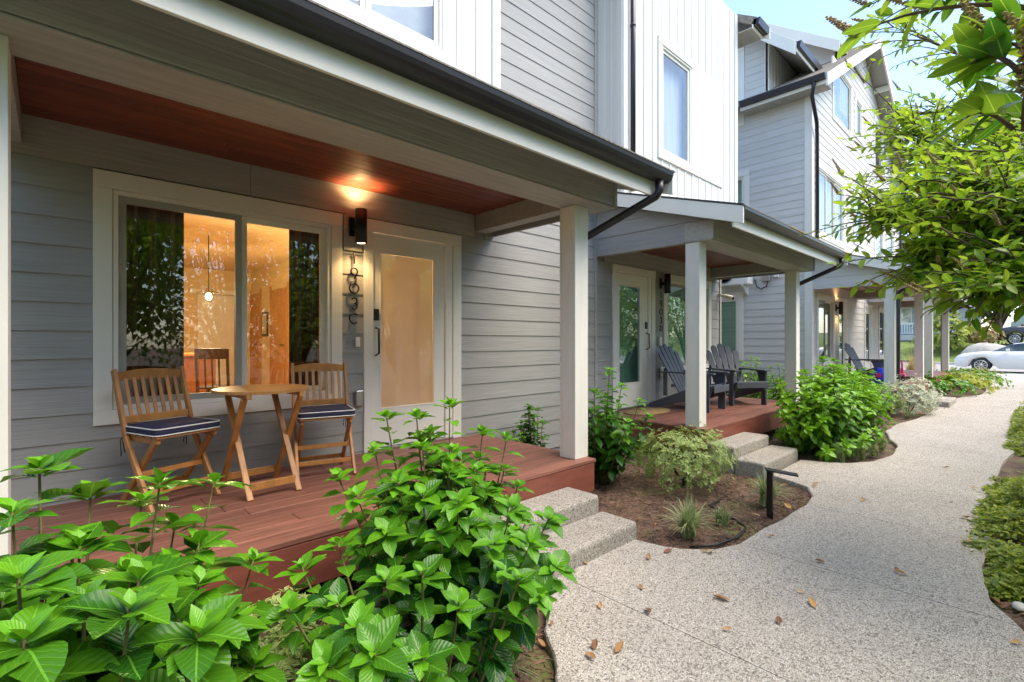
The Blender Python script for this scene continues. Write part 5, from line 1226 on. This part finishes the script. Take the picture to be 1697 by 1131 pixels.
# greenery across the path behind the camera: windows mirror it; first two added unseen to shade the porch
for i, (x, y, H, r_, lab) in enumerate(((-4.6, .6, 4.6, 1.9, 'unseen, added at the near end to shade the porch'), (-4.2, 3.0, 4.4, 1.7, 'unseen, added by the house to shade the porch'), (-4.5, -2.2, 4.2, 1.8, 'at the far end of the hedge'), (-2.0, -3.2, 4.6, 2.0, 'next to the end of the hedge'), (.6, -3.5, 4.4, 1.9, 'facing the frosted door'), (2.9, -3.7, 4.8, 2.0, 'facing the concrete steps'), (6.6, -2.6, 4.2, 1.7, 'beside the overhanging laurel'), (9.4, -2.8, 4.4, 1.9, 'facing the charcoal lounge chairs'))):
    tree('laurel_tree', 'dense green laurel across the path, '+lab, (x, y, -.1), H*1.15, r_*1.12, 6500, .13, 70+i, FAR_L, L_LAUR, .09, .08, 'laurels across the path', clumps=40)
for i, (x, lab) in enumerate(((13.5, 'facing the gabled house window'), (17.5, 'facing the farthest porch'), (21.5, 'between the farthest porch and the street'), (25.0, 'beside the street pavement'))):
    tree('laurel_tree', 'dense green laurel across the path, '+lab, (x, -4.3, -.1), 5.0, 2.0, 4000, .15, 90+i, FAR_L, L_LAUR, .09, .08, 'laurels across the path', clumps=36)
for i, x in enumerate((-10, -4.5, 1, 6.5, 12, 18, 24)):  # unseen back row, added to block low sky and dim the porch
    tree('garden_tree', ('unseen tall dark tree added behind the laurels to block low sky'), (x, -8.5-(i % 2), -.1), 8.0+(i % 3), 3.4, 4200, .32, 170+i, FAR_BGD, L_BGD, .16, .05, 'unseen trees added to block low sky', clumps=40)

# background trees
tree('street_tree', 'small yellow green street tree behind the porch posts', (27.0, 6.4, 0), 4.6, 1.5, 2600, .16, 80, FAR_BG, L_BG, .07, .38)
tree('garden_tree', 'bright yellow green tree rising beyond the gabled house', (34, 8.8, 0), 8.5, 2.6, 3500, .25, 81, FAR_BG, L_BG, .15, .3)
tree('garden_tree', 'dark leafy tree standing behind the parked dark van', (56, 2.0, 1.6), 8.0, 4.0, 4200, .35, 82, FAR_BGD, L_BGD, .25, .2)
tree('garden_tree', 'large yellow green tree across the street beyond the van', (62, -4.0, 1.6), 9, 5, 4000, .4, 83, FAR_BG, L_BG, .25, .2)
smallshrub('garden_shrub', 'tan twiggy shrub in front of the white porch railing', (44.5, 4.3, .7), 2.6, 1.5, 500, .22, 84, FAR_BG, L_BG)
smallshrub('garden_shrub', 'tan brown garden shrub beside the dark van', (45.5, 2.6, 1.0), 1.7, 1.2, 300, .2, 85, FAR_R, L_RED)
smallshrub('garden_shrub', 'green shrub at the foot of the street tree', (25.2, 5.4, -.03), 1.2, .9, 400, .12, 86, FAR_BG, L_BG)

for i, (x, y, H, r_, lab) in enumerate(((80, 14, 11, 6, 'behind the blue grey house'), (84, 3, 12, 6.5, 'behind the parked dark van'), (86, -8, 11, 6.5, 'beyond the large yellow green tree'), (78, 26, 12, 7, 'behind the white house'), (70, -3, 8, 4, 'between the van and the skyline'))):
    tree('garden_tree', 'distant leafy tree '+lab, (x, y, 1.8), H, r_, 3000, .6, 190+i, FAR_BGD if i % 2 else FAR_BG, L_BGD if i % 2 else L_BG, .3, .05, 'distant trees across the street', clumps=30)
# ================================================================== CARS AND HOUSES ACROSS THE STREET
M_CARW = paint('pearl_white_paint', (.75, .74, .72), .22); M_CARD = paint('charcoal_paint', (.04, .042, .05), .25); M_ALLOY = mat('alloy_rim', (.55, .55, .56), .3, metal=.9)
def car(name, lab, loc, rz, paintm, top, belt, L, Wd=1.82, wr=.335, wb=2.8, groundc=.18, rooff=None):
    """nose towards +X local. belt: list of (x, z) along the shoulder; top: cabin list (x,z)."""
    t = thing(name, lab, 'car', loc, rz, 'parked vehicles'); hw = Wd/2; fx, rx = L/2-.95, L/2-.95-wb
    xs = sorted({-L/2, -L/2+.12, -L/2+.4, *[(-L/2+L*k/22) for k in range(1, 22)], L/2-.35, L/2-.12, L/2})
    def bz(x): return lerp_curve(belt, x)
    V = []; F = []; rows = 9
    for x in xs:
        e = max(0, (abs(x)-(L/2-.55))/.55); wv = hw*(1-.22*e*e); b = bz(x); gc = groundc+.10*e
        for (dx, cx) in ((0, fx), (0, rx)):
            if abs(x-cx) < wr+.06: gc = max(gc, math.sqrt(max(0, (wr+.06)**2-(x-cx)**2))+wr-.01)
        gc = min(gc, b-.1)
        prof = [(wv*.93, gc), (wv, gc+(b-gc)*.35), (wv*.985, gc+(b-gc)*.75), (wv*.90, b), (wv*.45, b+.03)]
        V += [(x, p, q) for p, q in prof]+[(x, -p, q) for p, q in prof[::-1]]
    n = 10
    for i in range(len(xs)-1):
        for j in range(n-1): F.append((i*n+j, i*n+n+j, i*n+n+j+1, i*n+j+1))
    F += [tuple(range(n)), tuple((len(xs)-1)*n+j for j in range(n))[::-1]]
    MB().add(V, F, True).build('body', paintm, t)
    # cabin: glasshouse with a painted roof
    cx = [q[0] for q in top]; V = []; F = []; xs2 = [cx[0]+(cx[-1]-cx[0])*k/16 for k in range(17)]
    for x in xs2:
        zt = lerp_curve(top, x); zb = bz(x)-.02; tum = (zt-zb)*.32
        V += [(x, hw*.88, zb), (x, hw*.88-tum, zt-.03), (x, hw*.88-tum-.12, zt), (x, -hw*.88+tum+.12, zt), (x, -hw*.88+tum, zt-.03), (x, -hw*.88, zb)]
    Fg = []; Fr = []
    for i in range(16):
        for j in range(5):
            f_ = (i*6+j, i*6+6+j, i*6+7+j, i*6+1+j)
            mid = (xs2[i]+xs2[i+1])/2; steep = abs(lerp_curve(top, xs2[i+1])-lerp_curve(top, xs2[i]))/(xs2[i+1]-xs2[i])
            (Fr if j in (1, 2, 3) and steep < .22 else Fg).append(f_)
    g = MB(); g.add(V, Fg, True); g.build('windows', M_CARGL, t); r_ = MB(); r_.add(V, Fr, True); r_.build('roof', paintm, t)
    MB().box(cx[0]+.3, -hw*.7, groundc+.25, cx[-1]-.5, hw*.7, bz(0)-.08).build('interior', M_DARK, t)
    # pillars
    for s in (-1, 1):
        for f_ in (.5,):
            x = cx[0]+(cx[-1]-cx[0])*f_; zt = lerp_curve(top, x); zb = bz(x); tum = (zt-zb)*.32
            MB().bar((x, s*hw*.885, zb-.02), (x-.05, s*(hw*.885-tum), zt-.02), .07, .03, (0, 1, 0)).build('pillar', M_BLACK, t)
        MB().box(cx[-1]-.62, s*(hw*.98)-.06, bz(cx[-1]-.6)+.01, cx[-1]-.48, s*(hw*.98)+.06, bz(cx[-1]-.6)+.13).build('mirror', paintm, t, .03)
        MB().bar((L/2-.35, s*hw*.70, bz(L/2-.3)-.12), (L/2-.14, s*hw*.52, bz(L/2-.2)-.16), .14, .12).build('headlight', M_STEEL, t, .03)
        for x in (fx, rx):
            wv = MB().lathe([(wr*.62, -.10), (wr*.93, -.105), (wr, -.08), (wr, .08), (wr*.93, .105), (wr*.62, .10)], (0, 0, 0), 28); y = s*(hw-.10)
            wv.v = [Vector((x+q.x, y+q.z, wr+q.y)) for q in wv.v]; wo_ = wv.build('wheel', M_RUBBER, t)
            rm = MB()
            for k in range(10):
                a = k*.6283; rm.bar((x+.05*math.cos(a), y+s*.095, wr+.05*math.sin(a)), (x+wr*.64*math.cos(a+.05), y+s*.09, wr+wr*.64*math.sin(a+.05)), .035, .03, (0, 1, 0))
            rm.lathe([(.07, 0), (.07, .01)], (0, 0, 0), 12); rm.v[-24:] = [Vector((x+q.x, y+s*(.10+q.z), wr+q.y)) for q in rm.v[-24:]]
            rm.tube([(x+wr*.66*math.cos(k*.2856), y+s*.095, wr+wr*.66*math.sin(k*.2856)) for k in range(22)], .022, 6, closed=True)
            rm.build('rim', M_ALLOY, wo_)
    return t
SED_T = [(-1.75, .98), (-1.3, 1.2), (-.7, 1.40), (-.1, 1.44), (.35, 1.38), (1.15, 1.0)]
SED_B = [(-2.45, .80), (-2.3, 1.02), (-1.5, 1.05), (0, 1.0), (1.0, .98), (1.6, .93), (2.1, .85), (2.38, .73), (2.45, .62)]
car('parked_sedan', 'white sedan parked in the street beyond the end of the path', (32.95, .25, -.02), R(90), M_CARW, SED_T, SED_B, 4.9)
car('parked_sedan', 'dark sedan parked in the street behind the porch posts', (33.2, 13.2, -.02), R(90), M_CARD, SED_T, SED_B, 4.8)
VAN_T = [(-2.2, 1.95), (-1.9, 2.15), (0, 2.2), (.9, 2.12), (1.7, 1.45)]
VAN_B = [(-2.4, .9), (-2.3, 1.2), (0, 1.22), (1.5, 1.2), (2.1, 1.12), (2.4, .9)]
car('parked_van', 'dark grey van parked uphill beyond the white sedan', (46.5, -.6, 1.2), R(90), M_CARD, VAN_T, VAN_B, 4.9, 1.95, .38, 2.9, .25)
bd = MB(); V = []; F = []
n = 14; lv_ = [(1.0, 0), (1.05, .3), (.95, .6), (.7, .85), (.3, .98), (.02, 1.0)]
for i, (s, z) in enumerate(lv_):
    for j in range(n): a = 6.283*j/n; k = 1+.12*noise.noise(Vector((math.cos(a)*1.5, math.sin(a)*1.5, z*2))); V.append((41.9+.7*s*k*math.cos(a), 1.95+1.3*s*k*math.sin(a), .05+1.25*z*k))
for i in range(5):
    for j in range(n): F.append((i*n+j, i*n+(j+1) % n, (i+1)*n+(j+1) % n, (i+1)*n+j))
tag(bd.add(V, F, True).build('boulder', mat('pale_boulder', (.40, .38, .33), .9, var=.2, scale=(3, 3, 3), bump=.6, bscale=(12, 12, 12))), 'large pale boulder on the lawn edge behind the white sedan', 'boulder')

def far_house(name, lab, x, y0, y1, z0, hh, m, roofh, door_c, porchrail=False):
    h = thing(name, lab, 'house', (x, (y0+y1)/2, z0), 0, 'houses across the street', local=False)
    wl_ = MB().box(x, y0, z0-.4, x+7, y1, z0+hh).build('wall', m, h)
    c = 0
    ym = (y0+y1)/2; MB().prism([(y0-.4, z0+hh-.1), (y1+.4, z0+hh-.1), (ym, z0+hh+roofh)], lambda p, q, s: (s, p, q), x-.5, x+7.4).build('roof', M_SHING, h)
    for k in range(int(hh/.2)): MB().box(x-.02, y0, z0+.2*k, x, y1, z0+.2*k+.19).build('siding_board', m, wl_)
    n = max(1, int((y1-y0)/2.6))
    for k in range(n):
        yc = y0+(k+.5)*(y1-y0)/n
        for zc in ([z0+.9] if hh < 4 else [z0+.9, z0+3.6]):
            wv = MB().box(x-.06, yc-.55, zc, x-.021, yc+.55, zc+1.45).build('window', M_WHITE, h); MB().box(x-.07, yc-.45, zc+.1, x-.061, yc+.45, zc+1.35).build('pane', M_GLASSUP, wv); MB().box(x-.078, yc-.45, zc+.70, x-.071, yc+.45, zc+.75).build('muntin', M_WHITE, wv)
    yc = y0+door_c*(y1-y0); MB().box(x-.09, yc-.5, z0, x-.079, yc+.5, z0+2.1).build('door', mat('blue_door_paint', (.03, .25, .5), .4), h)
    if porchrail:
        pf = MB().box(x-2.2, y0, z0-.4, x-.1, y1, z0+.05).build('porch_floor', M_CONC, h)
        rl = MB().box(x-2.15, y0, z0+.9, x-2.07, y1, z0+.98); rl.box(x-2.14, y0, z0+.15, x-2.08, y1, z0+.2); ro = rl.build('railing', M_WHITE, h)
        for k in range(int((y1-y0)/.16)): MB().box(x-2.135, y0+.08+.16*k, z0+.201, x-2.085, y0+.14+.16*k, z0+.899).build('baluster', M_WHITE, ro)
        for k in range(4): yy = y0+.1+k*(y1-y0-.2)/3; MB().box(x-2.2, yy-.08, z0+.05, x-2.04, yy+.08, z0+2.6).build('porch_post', M_WHITE, h)
        MB().prism([(x-2.5, z0+2.6), (x, z0+3.2), (x, z0+3.3), (x-2.5, z0+2.72)], lambda p, q, s: (p, s, q), y0-.3, y1+.3).build('porch_roof', M_SHING, h)
far_house('blue_grey_house', 'blue grey house with white porch railing across the street', 52, 3.2, 11.8, 1.9, 5.2, mat('blue_grey_paint', (.42, .48, .54), .7), 3.0, .2, True)
far_house('white_house', 'white house with blue door glimpsed behind the porch posts', 50, 13.2, 24, 1.2, 5.4, mat('white_house_paint', (.75, .76, .77), .7), 3.2, .3)
